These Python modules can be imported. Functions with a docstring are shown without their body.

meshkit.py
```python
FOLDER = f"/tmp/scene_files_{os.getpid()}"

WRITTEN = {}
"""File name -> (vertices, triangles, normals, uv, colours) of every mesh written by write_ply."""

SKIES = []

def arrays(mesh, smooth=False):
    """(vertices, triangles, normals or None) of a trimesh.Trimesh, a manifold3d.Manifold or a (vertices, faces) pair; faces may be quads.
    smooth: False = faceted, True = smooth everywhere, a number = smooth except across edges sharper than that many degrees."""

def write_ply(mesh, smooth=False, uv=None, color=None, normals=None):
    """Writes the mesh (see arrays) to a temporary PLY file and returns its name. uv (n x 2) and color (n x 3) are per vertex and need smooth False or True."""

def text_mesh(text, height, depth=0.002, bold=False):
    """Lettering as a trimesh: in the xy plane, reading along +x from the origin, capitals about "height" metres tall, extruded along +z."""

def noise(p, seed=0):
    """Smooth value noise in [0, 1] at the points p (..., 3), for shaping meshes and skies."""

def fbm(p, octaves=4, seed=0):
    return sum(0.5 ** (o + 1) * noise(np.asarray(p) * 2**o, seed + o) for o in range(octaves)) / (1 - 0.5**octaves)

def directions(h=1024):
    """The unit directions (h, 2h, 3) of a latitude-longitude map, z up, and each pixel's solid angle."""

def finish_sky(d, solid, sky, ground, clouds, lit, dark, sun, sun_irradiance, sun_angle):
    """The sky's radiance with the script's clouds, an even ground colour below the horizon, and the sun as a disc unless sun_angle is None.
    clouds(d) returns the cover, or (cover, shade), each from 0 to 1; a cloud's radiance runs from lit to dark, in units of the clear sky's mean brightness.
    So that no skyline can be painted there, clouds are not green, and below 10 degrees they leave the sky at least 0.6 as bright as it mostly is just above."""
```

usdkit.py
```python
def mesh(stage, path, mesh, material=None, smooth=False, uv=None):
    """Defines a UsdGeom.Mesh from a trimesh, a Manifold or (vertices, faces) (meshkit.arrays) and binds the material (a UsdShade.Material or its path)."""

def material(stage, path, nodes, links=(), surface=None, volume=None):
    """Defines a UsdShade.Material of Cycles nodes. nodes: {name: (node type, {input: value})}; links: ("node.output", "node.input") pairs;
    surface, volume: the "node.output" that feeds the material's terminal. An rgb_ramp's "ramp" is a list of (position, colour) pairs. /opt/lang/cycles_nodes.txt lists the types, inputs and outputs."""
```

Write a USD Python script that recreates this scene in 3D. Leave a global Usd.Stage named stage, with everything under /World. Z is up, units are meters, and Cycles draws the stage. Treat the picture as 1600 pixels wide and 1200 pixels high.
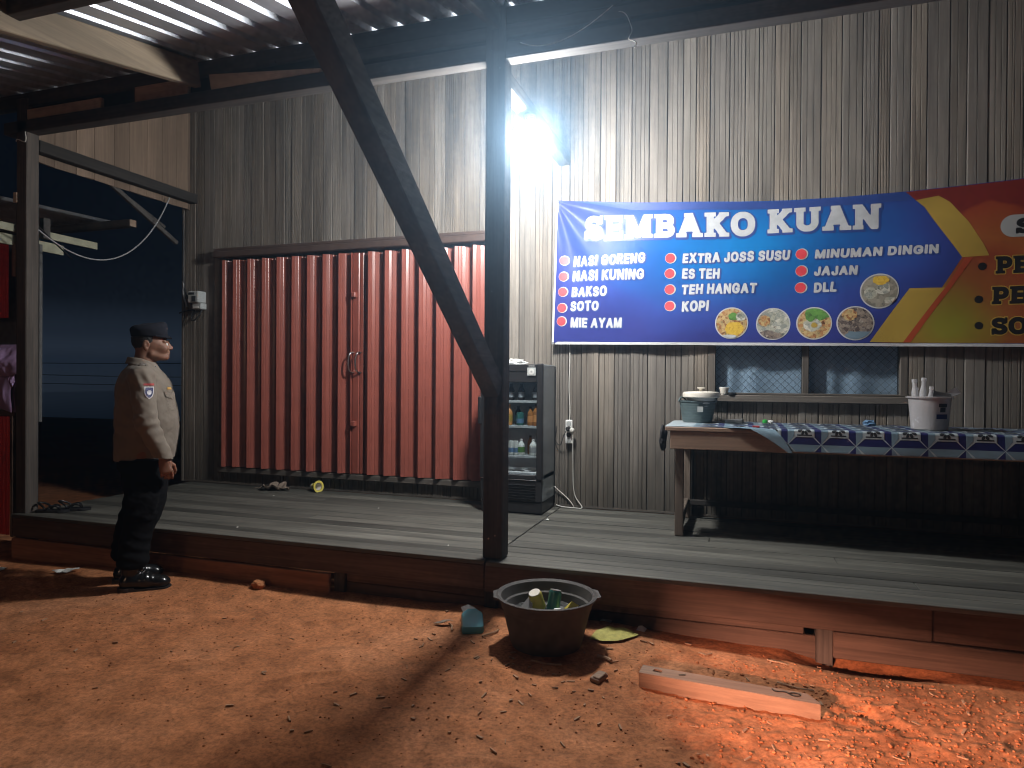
import math, random
import numpy as np, trimesh, shapely
from shapely import affinity
from shapely.geometry import Polygon, Point, box as sbox, LineString
from shapely.ops import unary_union
import manifold3d as m3
import meshkit, usdkit
from pxr import Usd, UsdGeom, UsdLux, UsdShade, Gf, Sdf, Vt

# ------------------------------------------------------------------ stage, camera, sky, lamps of the night
stage = Usd.Stage.CreateInMemory()
UsdGeom.SetStageUpAxis(stage, "Z")
UsdGeom.SetStageMetersPerUnit(stage, 1.0)
UsdGeom.Xform.Define(stage, "/World")
UsdGeom.Scope.Define(stage, "/World/Looks")

CAM = (0.0, 0.0, 1.38)
YAW, PITCH, ROLL = -0.322056, -0.0054967, 0.0071296
cy_, sy_, cp_, sp_ = math.cos(YAW), math.sin(YAW), math.cos(PITCH), math.sin(PITCH)
fwd = np.array([sy_ * cp_, cy_ * cp_, sp_]); rgt = np.array([cy_, -sy_, 0.0]); upv = np.cross(rgt, fwd)
cr, sr = math.cos(ROLL), math.sin(ROLL)
r2, u2 = cr * rgt + sr * upv, -sr * rgt + cr * upv
cam = UsdGeom.Camera.Define(stage, "/World/camera")
cam.CreateHorizontalApertureAttr(36.0)
cam.CreateFocalLengthAttr(1047.9 / 1600 * 36.0)
cam.CreateFStopAttr(0.0)
cam.CreateExposureAttr(0.0)
cam.AddTransformOp().Set(Gf.Matrix4d(*map(float, [*r2, 0, *u2, 0, *(-fwd), 0, *CAM, 1])))

SUN_EL, SUN_AZ = math.radians(-4.0), math.radians(-25.0)     # the sun is well down behind the river
dome = UsdLux.DomeLight.Define(stage, "/World/sky")
dome.GetPrim().SetCustomDataByKey("kind", "structure")
dome.GetPrim().SetCustomDataByKey("label", "deep blue night sky, paler towards the horizon")
dome.GetPrim().SetCustomDataByKey("category", "sky")
sky_mat = usdkit.material(stage, "/World/Looks/night_sky", {
    "co": ("texture_coordinate", {}), "sx": ("separate_xyz", {}),
    "sky": ("sky_texture", {"sky_type": "single_scattering", "sun_disc": False, "sun_elevation": SUN_EL, "sun_rotation": SUN_AZ}),
    "band": ("rgb_ramp", {"ramp": [(0.0, (.085, .112, .155)), (.02, (.066, .089, .128)), (.055, (.022, .031, .047)), (.10, (.0045, .0060, .0095)), (.16, (.0016, .0024, .0046)), (.45, (.0008, .0016, .0042)), (1.0, (.0005, .0010, .0030))]}),
    "bg": ("background_shader", {"strength": 1.0}),
    "sm": ("mix", {"mix_type": "add", "fac": 0.0005}),
}, [("co.generated", "sx.vector"), ("sx.z", "band.fac"), ("band.color", "sm.color1"), ("sky.color", "sm.color2"), ("sm.color", "bg.color")], surface="bg.background")
UsdShade.MaterialBindingAPI.Apply(dome.GetPrim()).Bind(sky_mat)

BULB = np.array([-1.330, 4.325, 3.008])
BULB_POWER = 660.0
BULB_COLOR = (1.0, 0.985, 0.95)
ROAD_LAMP = (np.array([-3.6, -5.0, 2.4]), 400.0, (1.0, .60, .36))      # lamp of the house across the yard, behind the camera
TAIL_LAMP = (np.array([-.50, .85, .66]), 56000.0, (1.0, .47, .31))        # low vehicle lamp beside the photographer

# ------------------------------------------------------------------ helpers
rng = np.random.default_rng(7)
random.seed(7)
USED = {}
ORIGIN = {}

GLARE_DENSITY = .0130

def numbered(parent, name):
    key = (parent, name)
    n = USED.get(key, 0); USED[key] = n + 1
    return f"{parent}/{name}" if n == 0 else f"{parent}/{name}_{n:03d}"

def tag(p, label=None, cat=None, group=None, kind=None):
    p = p.GetPrim() if hasattr(p, "GetPrim") else p
    for k, v in (("label", label), ("category", cat), ("group", group), ("kind", kind)):
        if v: p.SetCustomDataByKey(k, v)
    return p

def thing(name, label, cat, loc=(0, 0, 0), rotz=0.0, group=None, kind=None, local=False):
    """An Xform at the thing's base. Meshes given to obj() under it are in world coordinates unless local."""
    path = numbered("/World", name)
    x = UsdGeom.Xform.Define(stage, path)
    x.AddTranslateOp().Set(Gf.Vec3d(*map(float, loc)))
    if rotz: x.AddRotateZOp().Set(math.degrees(rotz))
    ORIGIN[path] = np.zeros(3) if local else np.asarray(loc, float)
    return tag(x, label, cat, group, kind)

def obj(name, mesh, mat, parent=None, smooth=False, label=None, kind=None):
    pp = str(parent.GetPath()) if parent is not None else "/World"
    path = numbered(pp, name)
    o = ORIGIN.get(pp, np.zeros(3))
    ORIGIN[path] = o
    if isinstance(mesh, MB): mesh = mesh.get()
    v, f, n = meshkit.arrays(mesh, False)
    m = usdkit.mesh(stage, path, (v - o, f), M[mat] if isinstance(mat, str) else mat, smooth=smooth)
    p = m.GetPrim()
    return tag(p, label, None, None, kind)

def top(name, mesh, mat, label, cat, smooth=False, group=None, kind=None):
    return tag(obj(name, mesh, mat, None, smooth), label, cat, group, kind)

def tmesh(v, f): return trimesh.Trimesh(np.asarray(v, float), np.asarray(f, int), process=False)

class MB:
    """Collects pieces into one mesh."""
    def __init__(s): s.v, s.f, s.n = [], [], 0
    def add(s, m):
        v, f, _ = meshkit.arrays(m, False)
        s.v.append(v); s.f.append(f + s.n); s.n += len(v); return s
    def get(s): return np.vstack(s.v), np.vstack(s.f)

def hull(pts):
    h = trimesh.convex.convex_hull(np.asarray(pts, float))
    return h

def cbox(x0, x1, y0, y1, z0, z1, c=0.004):
    """A box with chamfered edges."""
    c = min(c, .45 * (x1 - x0), .45 * (y1 - y0), .45 * (z1 - z0))
    if c <= 0: return trimesh.creation.box(bounds=[[x0, y0, z0], [x1, y1, z1]])
    p = []
    for x, sx in ((x0, 1), (x1, -1)):
        for y, sy in ((y0, 1), (y1, -1)):
            for z, sz in ((z0, 1), (z1, -1)):
                p += [(x, y + sy * c, z + sz * c), (x + sx * c, y, z + sz * c), (x + sx * c, y + sy * c, z)]
    return hull(p)

def beam(a, b, w, h, c=0.004, up=(0, 0, 1), warp=0.0):
    """A chamfered bar from a to b; w across, h along up."""
    a, b = np.asarray(a, float), np.asarray(b, float)
    L = np.linalg.norm(b - a); d = (b - a) / L
    s = np.cross(d, np.asarray(up, float)); s /= np.linalg.norm(s); u = np.cross(s, d)
    m = cbox(-w / 2, w / 2, 0, L, -h / 2, h / 2, c)
    T = np.eye(4); T[:3, 0], T[:3, 1], T[:3, 2], T[:3, 3] = s, d, u, a
    m = m.copy(); m.apply_transform(T); return m

def tube(pts, r, sides=8, closed_ends=True):
    p = np.asarray(pts, float); n = len(p)
    r = np.broadcast_to(np.asarray(r, float), (n,))
    t = np.gradient(p, axis=0); t /= np.linalg.norm(t, axis=1, keepdims=True) + 1e-12
    ref = np.array([0, 0, 1.0]) if abs(t[0, 2]) < .9 else np.array([1.0, 0, 0])
    fr = []
    a = np.cross(t[0], ref); a /= np.linalg.norm(a)
    for i in range(n):
        a = a - t[i] * (a @ t[i]); a /= np.linalg.norm(a) + 1e-12
        fr.append((a, np.cross(t[i], a)))
    ang = np.arange(sides) * 2 * np.pi / sides
    v = np.vstack([p[i] + r[i] * (np.cos(ang)[:, None] * fr[i][0] + np.sin(ang)[:, None] * fr[i][1]) for i in range(n)])
    f = []
    for i in range(n - 1):
        for j in range(sides):
            k = (j + 1) % sides
            f += [[i * sides + j, i * sides + k, (i + 1) * sides + k], [i * sides + j, (i + 1) * sides + k, (i + 1) * sides + j]]
    if closed_ends:
        v = np.vstack([v, p[0], p[-1]]); c0, c1 = len(v) - 2, len(v) - 1
        for j in range(sides):
            k = (j + 1) % sides
            f += [[c0, k, j], [c1, (n - 1) * sides + j, (n - 1) * sides + k]]
    return tmesh(v, f)

def spline(ctrl, n=40):
    from scipy.interpolate import CubicSpline
    c = np.asarray(ctrl, float); t = np.r_[0, np.cumsum(np.linalg.norm(np.diff(c, axis=0), axis=1))]
    return CubicSpline(t, c)(np.linspace(0, t[-1], n))

def lathe(prof, seg=32, loc=(0, 0, 0), squash=None):
    """prof: (r, z) pairs from bottom to top, outside first; closes at r=0."""
    p = np.asarray(prof, float); n = len(p); ang = np.arange(seg) * 2 * np.pi / seg
    v = np.stack([p[:, None, 0] * np.cos(ang), p[:, None, 0] * np.sin(ang), np.broadcast_to(p[:, None, 1], (n, seg))], -1)
    if squash is not None: v = v * np.asarray(squash)
    i, j = np.meshgrid(np.arange(n - 1), np.arange(seg), indexing="ij"); k = (j + 1) % seg
    q = np.stack([i * seg + j, i * seg + k, (i + 1) * seg + k, (i + 1) * seg + j], -1).reshape(-1, 4)
    f = np.vstack([q[:, [0, 1, 2]], q[:, [0, 2, 3]]])
    return tmesh(v.reshape(-1, 3) + np.asarray(loc), f)

def grid_mesh(P):
    """P (n, m, 3) points -> mesh, facing along dP/di x dP/dj."""
    n, m = P.shape[:2]
    i, j = np.meshgrid(np.arange(n - 1), np.arange(m - 1), indexing="ij")
    q = np.stack([i * m + j, (i + 1) * m + j, (i + 1) * m + j + 1, i * m + j + 1], -1).reshape(-1, 4)
    return tmesh(P.reshape(-1, 3), np.vstack([q[:, [0, 1, 2]], q[:, [0, 2, 3]]]))

def extr(poly, z0, z1, frame=None):
    """Extrudes a shapely polygon along z; frame maps local (x, y, z) axes: 'xz' puts polygon y on world z and extrudes along -y."""
    ms = []
    for g in getattr(poly, "geoms", [poly]):
        if g.is_empty or g.area < 1e-9: continue
        m = trimesh.creation.extrude_polygon(g, z1 - z0, engine="earcut"); m.apply_translation([0, 0, z0]); ms.append(m)
    m = trimesh.util.concatenate(ms)
    if frame == "xz":
        m.apply_transform(np.array([[1, 0, 0, 0], [0, 0, -1, 0], [0, 1, 0, 0], [0, 0, 0, 1.0]]))
    return m

def blob(c, r, seed, sub=3, amp=.35, freq=3.0):
    m = trimesh.creation.icosphere(sub); v = m.vertices
    v = v * (1 + amp * (meshkit.fbm(v * freq + 17.3 * seed, 3, seed)[:, None] - .5) * 2)
    return tmesh(v * np.asarray(r) + np.asarray(c), m.faces)

# ------------------------------------------------------------------ materials
M = {}

def plain(name, col, rough=.5, metal=0.0, spec=.5, var=0.0, nscale=20.0, bump=0.0, bscale=60.0, **kw):
    nodes = {"p": ("principled_bsdf", {"base_color": col, "roughness": rough, "metallic": metal, "specular_ior_level": spec, **kw})}
    links = []
    if var:
        nodes |= {"g": ("geometry", {}), "n": ("noise_texture", {"scale": nscale, "detail": 5.0, "roughness": .6}),
                  "r": ("rgb_ramp", {"ramp": [(.25, tuple(c * (1 - var) for c in col)), (.75, tuple(min(1, c * (1 + var)) for c in col))]})}
        links += [("g.position", "n.vector"), ("n.fac", "r.fac"), ("r.color", "p.base_color")]
    if bump:
        nodes |= {"g2": ("geometry", {}), "n2": ("noise_texture", {"scale": bscale, "detail": 4.0}), "b": ("bump", {"strength": bump, "distance": .004})}
        links += [("g2.position", "n2.vector"), ("n2.fac", "b.height"), ("b.normal", "p.normal")]
    M[name] = usdkit.material(stage, "/World/Looks/" + name, nodes, links, surface="p.BSDF")

def wood(name, dark, light, axis, rough=.75, stain=.35, fine=55.0, vary=.22, bump=.35, floor_dirt=None, spec=.3):
    """Grain along the axis ('x', 'y' or 'z'), large stains, tone from board to board."""
    s = {"x": (1.6, fine, fine), "y": (fine, 1.6, fine), "z": (fine, fine, 1.6)}[axis]
    s2 = {"x": (.7, 6, 6), "y": (6, .7, 6), "z": (6, 6, .7)}[axis]
    nodes = {
        "g": ("geometry", {}), "oi": ("object_info", {}),
        "m": ("mapping", {"scale": s}), "m2": ("mapping", {"scale": s2}),
        "off": ("vector_math", {"math_type": "scale", "vector1": (13.1, 7.7, 5.3)}),
        "ad": ("vector_math", {"math_type": "add"}),
        "n": ("noise_texture", {"scale": 1.0, "detail": 7.0, "roughness": .68, "distortion": .35}),
        "n2": ("noise_texture", {"scale": 1.0, "detail": 5.0, "roughness": .6}),
        "r": ("rgb_ramp", {"ramp": [(.22, dark), (.5, tuple((a + b) / 2 for a, b in zip(dark, light))), (.78, light)]}),
        "st": ("map_range", {"from_min": .3, "from_max": .7, "to_min": 1 - stain, "to_max": 1 + stain * .5, "clamp": True}),
        "rv": ("map_range", {"from_min": 0, "from_max": 1, "to_min": 1 - vary, "to_max": 1 + vary}),
        "k": ("math", {"math_type": "multiply"}), "h": ("hsv", {}),
        "b": ("bump", {"strength": bump, "distance": .003}),
        "p": ("principled_bsdf", {"roughness": rough, "specular_ior_level": spec}),
    }
    links = [("g.position", "ad.vector1"), ("oi.random", "off.scale"), ("off.vector", "ad.vector2"), ("ad.vector", "m.vector"), ("ad.vector", "m2.vector"),
             ("m.vector", "n.vector"), ("m2.vector", "n2.vector"), ("n.fac", "r.fac"), ("n2.fac", "st.value"), ("oi.random", "rv.value"),
             ("st.result", "k.value1"), ("rv.result", "k.value2"), ("k.value", "h.value"), ("r.color", "h.color"),
             ("n.fac", "b.height"), ("b.normal", "p.normal")]
    if floor_dirt:
        z0, z1, col = floor_dirt          # dirt splashed up the boards, with a ragged edge
        nodes |= {"sx": ("separate_xyz", {}), "zz": ("math", {"math_type": "multiply_add", "value2": .55}), "n3": ("noise_texture", {"scale": 4.0, "detail": 6.0, "roughness": .65}),
                  "fd": ("map_range", {"from_min": z0 + .25, "from_max": z1 + .25, "to_min": .75, "to_max": 0, "clamp": True}), "dm": ("mix", {"color2": col})}
        links += [("g.position", "sx.vector"), ("m2.vector", "n3.vector"), ("n3.fac", "zz.value1"), ("sx.z", "zz.value3"), ("zz.value", "fd.value"), ("fd.result", "dm.fac"), ("h.color", "dm.color1"), ("dm.color", "p.base_color")]
    else:
        links += [("h.color", "p.base_color")]
    M[name] = usdkit.material(stage, "/World/Looks/" + name, nodes, links, surface="p.BSDF")

for nm_, a_, b_ in (("wall_wood_grey", (.130, .116, .102), (.250, .226, .200)), ("wall_wood_brown", (.122, .102, .082), (.245, .212, .176)), ("wall_wood_pale", (.145, .129, .111), (.272, .245, .213)), ("wall_wood_dark", (.100, .087, .073), (.215, .190, .163)), ("wall_wood_tan", (.134, .115, .095), (.258, .226, .190))):
    wood(nm_, a_, b_, "z", floor_dirt=(.33, 1.05, (.050, .044, .035)), vary=.12, stain=.42, fine=34.0, bump=.15)
wood("deck_wood", (.042, .041, .035), (.148, .144, .124), "x", rough=.7, vary=.30, stain=.6, spec=.4)
wood("fascia_wood", (.075, .048, .036), (.19, .125, .095), "x", rough=.75, stain=.5)
wood("lamplit_skirt_wood", (.20, .092, .052), (.44, .215, .125), "x", rough=.85, stain=.5, vary=.12)  # redder and paler than the fascia: orange lamplight put into the colour
wood("dark_post_wood", (.040, .034, .030), (.125, .108, .096), "z", rough=.8, stain=.6, bump=.6)
wood("dark_beam_wood", (.050, .045, .042), (.115, .105, .098), "x", rough=.8)
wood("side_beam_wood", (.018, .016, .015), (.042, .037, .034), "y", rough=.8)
wood("brace_wood", (.045, .040, .036), (.135, .12, .108), "y", rough=.8, stain=.6, bump=.6)
wood("new_beam_wood", (.44, .36, .28), (.66, .56, .44), "x", rough=.7)
wood("rafter_wood", (.16, .125, .088), (.30, .24, .17), "y", rough=.7)
wood("gable_wood", (.13, .09, .062), (.26, .19, .14), "z", rough=.7, stain=.25)
wood("trim_wood", (.065, .055, .047), (.16, .14, .12), "x", rough=.7)
wood("trim_wood_upright", (.065, .055, .047), (.16, .14, .12), "z", rough=.7)
wood("table_wood", (.24, .16, .115), (.42, .29, .21), "x", rough=.6, stain=.3)
wood("table_leg_wood", (.10, .075, .06), (.2, .16, .13), "z", rough=.7)
wood("plank_wood", (.22, .14, .095), (.40, .27, .19), "x", rough=.7, stain=.3)
plain("dark_gap", (.012, .011, .010), .95)
plain("galvanised", (.50, .54, .60), .46, metal=.7, var=.18, nscale=5, bump=.06, bscale=9)
plain("red_paint", (.255, .070, .050), .34, var=.12, nscale=6, bump=.04, bscale=120, coat_weight=.25, coat_roughness=.25)
plain("track_paint", (.085, .056, .046), .45, var=.2, nscale=12)
plain("steel", (.62, .62, .62), .22, metal=1.0)
plain("black_plastic", (.018, .018, .020), .42, var=.2)
plain("black_cloth", (.012, .012, .014), .9)
plain("fridge_side", (.30, .34, .36), .26, metal=.25, var=.08, nscale=8)
plain("fridge_inside", (.42, .46, .49), .5)
plain("white_plastic", (.72, .73, .71), .45, var=.05)
plain("grey_plastic", (.42, .45, .45), .45, var=.06)
plain("meter_dark", (.04, .045, .05), .3)
plain("tub_green", (.085, .12, .125), .5, var=.15, bump=.1, bscale=200)
plain("cream_plastic", (.70, .66, .58), .4)
plain("basin_rubber", (.070, .064, .060), .72, var=.3, nscale=14, bump=.2, bscale=90)
plain("leather_black", (.010, .010, .011), .20, bump=.12, bscale=90)
plain("skin", (.20, .100, .064), .6, var=.1, nscale=30, subsurface_weight=.12, subsurface_scale=.01)
plain("lips", (.19, .075, .06), .45)
plain("hair", (.010, .009, .009), .6, bump=.5, bscale=300)
plain("eye_white", (.62, .60, .56), .2)
plain("eye_dark", (.015, .01, .008), .15)
plain("uniform_shirt", (.178, .150, .121), .85, var=.06, nscale=14, bump=.12, bscale=700, sheen_weight=.08)
plain("trousers_black", (.005, .005, .006), .95, spec=.12, bump=.2, bscale=500)
plain("cap_navy", (.010, .011, .017), .9, spec=.2, bump=.15, bscale=600)
plain("silver", (.75, .75, .76), .25, metal=.9)
plain("badge_blue", (.045, .05, .14), .6)
plain("badge_red", (.38, .06, .06), .6)
plain("badge_white", (.62, .62, .66), .6)
plain("badge_gold", (.55, .33, .10), .5)
plain("red_sheet", (.62, .030, .020), .40, var=.2, nscale=4)
plain("purple_cloth", (.30, .20, .36), .85, var=.12, bump=.3, bscale=300)
plain("stall_grey", (.10, .10, .10), .8, var=.3)
plain("stall_board", (.33, .33, .24), .75, var=.25, nscale=10)
plain("cable_black", (.012, .012, .013), .5)
plain("cable_white", (.62, .62, .58), .5)
plain("cable_grey", (.30, .31, .32), .5)
plain("leaf_dry", (.20, .155, .12), .8, var=.35, nscale=60)
plain("yellow_paper", (.62, .52, .10), .55, var=.1)
plain("yellow_leaf", (.40, .36, .09), .75, var=.25, nscale=50)
plain("twig", (.33, .20, .12), .85, var=.35, nscale=18)
plain("foil", (.75, .75, .75), .28, metal=.8, bump=.5, bscale=150)
plain("white_print", (.62, .62, .60), .5)
plain("print_white", (.43, .45, .47), .6, spec=.3, var=.12, nscale=14)
plain("print_shadow_blue", (.020, .050, .22), .45)
plain("print_red", (.62, .055, .070), .42)
plain("print_black", (.012, .010, .010), .45)
plain("print_yellow", (.38, .26, .045), .42, var=.12, nscale=3)
plain("print_redstripe", (.34, .055, .018), .42)
plain("print_grey", (.36, .38, .38), .45)
plain("hem_white", (.50, .51, .52), .45)
plain("cloth_white", (.36, .42, .45), .42, var=.06)
plain("cloth_blue", (.15, .225, .28), .42, var=.08)
plain("cloth_navy", (.012, .014, .085), .42)
plain("cloth_black", (.02, .022, .025), .42)
plain("tarp_blue", (.36, .46, .56), .7, var=.12, nscale=9)
plain("bag_white", (.45, .53, .60), .5, var=.12, bump=.4, bscale=60)
plain("wire_dark", (.022, .026, .034), .6)
plain("bottle_amber", (.30, .12, .03), .2, coat_weight=.4)
plain("bottle_dark", (.03, .022, .018), .15, coat_weight=.4)
plain("can_green", (.05, .19, .17), .3, metal=.3)
plain("can_white", (.62, .66, .62), .35)
plain("label_green", (.09, .22, .06), .5)
plain("label_orange", (.58, .26, .08), .5)
plain("can_blue", (.12, .22, .36), .35)
plain("green_plastic", (.03, .36, .06), .35)
plain("red_plastic", (.35, .03, .03), .4)
plain("concrete_bit", (.30, .27, .235), .9, var=.25, nscale=40)
plain("grass_dark", (.02, .03, .012), .9)

def clearish(name, tint, alpha, rough=.12):
    M[name] = usdkit.material(stage, "/World/Looks/" + name, {
        "t": ("transparent_bsdf", {"color": tint}), "d": ("principled_bsdf", {"base_color": tint, "roughness": rough}), "m": ("mix_closure", {"fac": alpha})},
        [("t.BSDF", "m.closure1"), ("d.BSDF", "m.closure2")], surface="m.closure")
clearish("bucket_plastic", (.60, .575, .58), .52, .35)
clearish("bottle_clear", (.80, .80, .82), .45, .2)
clearish("bottle_blue", (.22, .60, .72), .55, .15)
M["pane_glass"] = usdkit.material(stage, "/World/Looks/pane_glass", {
    "t": ("transparent_bsdf", {"color": (.90, .93, .95)}), "gl": ("glossy_bsdf", {"color": (.9, .95, 1.0), "roughness": .04}), "lw": ("layer_weight", {"blend": .5}),
    "pw": ("math", {"math_type": "power", "value2": 5.0}), "sc": ("math", {"math_type": "multiply_add", "value2": .9, "value3": .045}), "m": ("mix_closure", {})},
    [("lw.facing", "pw.value1"), ("pw.value", "sc.value1"), ("sc.value", "m.fac"), ("t.BSDF", "m.closure1"), ("gl.BSDF", "m.closure2")], surface="m.closure")
M["bulb_glow"] = usdkit.material(stage, "/World/Looks/bulb_glow", {"e": ("emission", {"color": BULB_COLOR, "strength": BULB_POWER})}, surface="e.emission")
M["road_lamp_glow"] = usdkit.material(stage, "/World/Looks/road_lamp_glow", {"e": ("emission", {"color": ROAD_LAMP[2], "strength": ROAD_LAMP[1]})}, surface="e.emission")
M["tail_lamp_glow"] = usdkit.material(stage, "/World/Looks/tail_lamp_glow", {"e": ("emission", {"color": TAIL_LAMP[2], "strength": TAIL_LAMP[1]})}, surface="e.emission")
# banner prints: colour gradients that are printed on the sheet
M["print_blue"] = usdkit.material(stage, "/World/Looks/print_blue", {
    "g": ("geometry", {}), "ds": ("vector_math", {"math_type": "subtract", "vector2": (.05, 5.36, 2.42)}), "sc": ("vector_math", {"math_type": "multiply", "vector2": (.52, 0, 1.15)}),
    "le": ("vector_math", {"math_type": "length"}), "n": ("noise_texture", {"scale": 2.2, "detail": 4.0}), "ma": ("math", {"math_type": "multiply_add", "value2": .35}),
    "r": ("rgb_ramp", {"ramp": [(.22, (.006, .150, .42)), (.50, (.012, .100, .34)), (.80, (.030, .055, .255)), (1.0, (.032, .040, .20))]}),
    "p": ("principled_bsdf", {"roughness": .40, "specular_ior_level": .12})},
    [("g.position", "ds.vector1"), ("ds.vector", "sc.vector1"), ("sc.vector", "le.vector1"), ("g.position", "n.vector"), ("n.fac", "ma.value1"), ("le.value", "ma.value3"), ("ma.value", "r.fac"), ("r.color", "p.base_color")], surface="p.BSDF")
M["print_orange"] = usdkit.material(stage, "/World/Looks/print_orange", {
    "g": ("geometry", {}), "n": ("noise_texture", {"scale": 1.6, "detail": 3.0}), "ds": ("vector_math", {"math_type": "subtract", "vector2": (1.38, 5.36, 1.76)}), "sc": ("vector_math", {"math_type": "multiply", "vector2": (.75, 0, .95)}),
    "le": ("vector_math", {"math_type": "length"}), "ma": ("math", {"math_type": "multiply_add", "value2": .45}),
    "r": ("rgb_ramp", {"ramp": [(.24, (.21, .19, .022)), (.40, (.24, .145, .024)), (.52, (.26, .088, .024)), (.68, (.25, .050, .020)), (.82, (.31, .095, .026)), (.98, (.25, .045, .018)), (1.1 - .02 * 5, (.16, .020, .015))]}),
    "p": ("principled_bsdf", {"roughness": .42, "specular_ior_level": .25})},
    [("g.position", "ds.vector1"), ("ds.vector", "sc.vector1"), ("sc.vector", "le.vector1"), ("g.position", "n.vector"), ("n.fac", "ma.value1"), ("le.value", "ma.value3"), ("ma.value", "r.fac"), ("r.color", "p.base_color")], surface="p.BSDF")
def food(name, cols, scale):
    M[name] = usdkit.material(stage, "/World/Looks/" + name, {
        "g": ("geometry", {}), "n": ("noise_texture", {"scale": scale, "detail": 5.0, "roughness": .7, "distortion": 1.5}), "v": ("voronoi_texture", {"scale": scale * 1.3}),
        "mx": ("mix", {"mix_type": "mix", "fac": .5}), "r": ("rgb_ramp", {"ramp": [(.25 + .5 * i / (len(cols) - 1), c) for i, c in enumerate(cols)]}), "p": ("principled_bsdf", {"roughness": .4})},
        [("g.position", "n.vector"), ("g.position", "v.vector"), ("n.color", "mx.color1"), ("v.color", "mx.color2"), ("mx.color", "r.fac"), ("r.color", "p.base_color")], surface="p.BSDF")
food("food_rice", [(.08, .03, .015), (.35, .16, .06), (.50, .38, .18), (.14, .10, .05)], 40)
food("food_yellow", [(.42, .24, .02), (.62, .42, .06), (.5, .32, .03)], 60)
food("food_noodle", [(.06, .07, .06), (.40, .40, .32), (.20, .22, .2), (.55, .54, .46), (.12, .08, .05)], 30)
food("food_soup", [(.03, .02, .02), (.30, .25, .20), (.06, .04, .04), (.4, .36, .3)], 32)
food("food_green", [(.05, .12, .03), (.12, .28, .06), (.06, .16, .04)], 30)
food("food_meatball", [(.10, .10, .08), (.26, .24, .19), (.34, .32, .26)], 26)
# ground: red laterite
M["red_soil"] = usdkit.material(stage, "/World/Looks/red_soil", {
    "g": ("geometry", {}), "n": ("noise_texture", {"scale": 1.1, "detail": 7.0, "roughness": .62}), "n2": ("noise_texture", {"scale": 55.0, "detail": 6.0, "roughness": .7}), "n4": ("noise_texture", {"scale": 9.0, "detail": 5.0}),
    "r": ("rgb_ramp", {"ramp": [(.28, (.26, .090, .036)), (.5, (.41, .160, .068)), (.72, (.48, .215, .108))]}),
    "sp": ("map_range", {"from_min": .34, "from_max": .60, "to_min": .60, "to_max": 1.14, "clamp": True}), "s4": ("map_range", {"from_min": .32, "from_max": .68, "to_min": .70, "to_max": 1.18, "clamp": True}),
    "k": ("math", {"math_type": "multiply"}), "h": ("hsv", {}),
    "b": ("bump", {"strength": .38, "distance": .006}), "b2": ("bump", {"strength": .35, "distance": .02}), "p": ("principled_bsdf", {"roughness": .92, "specular_ior_level": .2})},
    [("g.position", "n.vector"), ("g.position", "n2.vector"), ("g.position", "n4.vector"), ("n.fac", "r.fac"), ("n2.fac", "sp.value"), ("n4.fac", "s4.value"), ("sp.result", "k.value1"), ("s4.result", "k.value2"), ("k.value", "h.value"), ("r.color", "h.color"), ("h.color", "p.base_color"),
     ("n4.fac", "b2.height"), ("n2.fac", "b.height"), ("b2.normal", "b.normal"), ("b.normal", "p.normal")], surface="p.BSDF")
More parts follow.
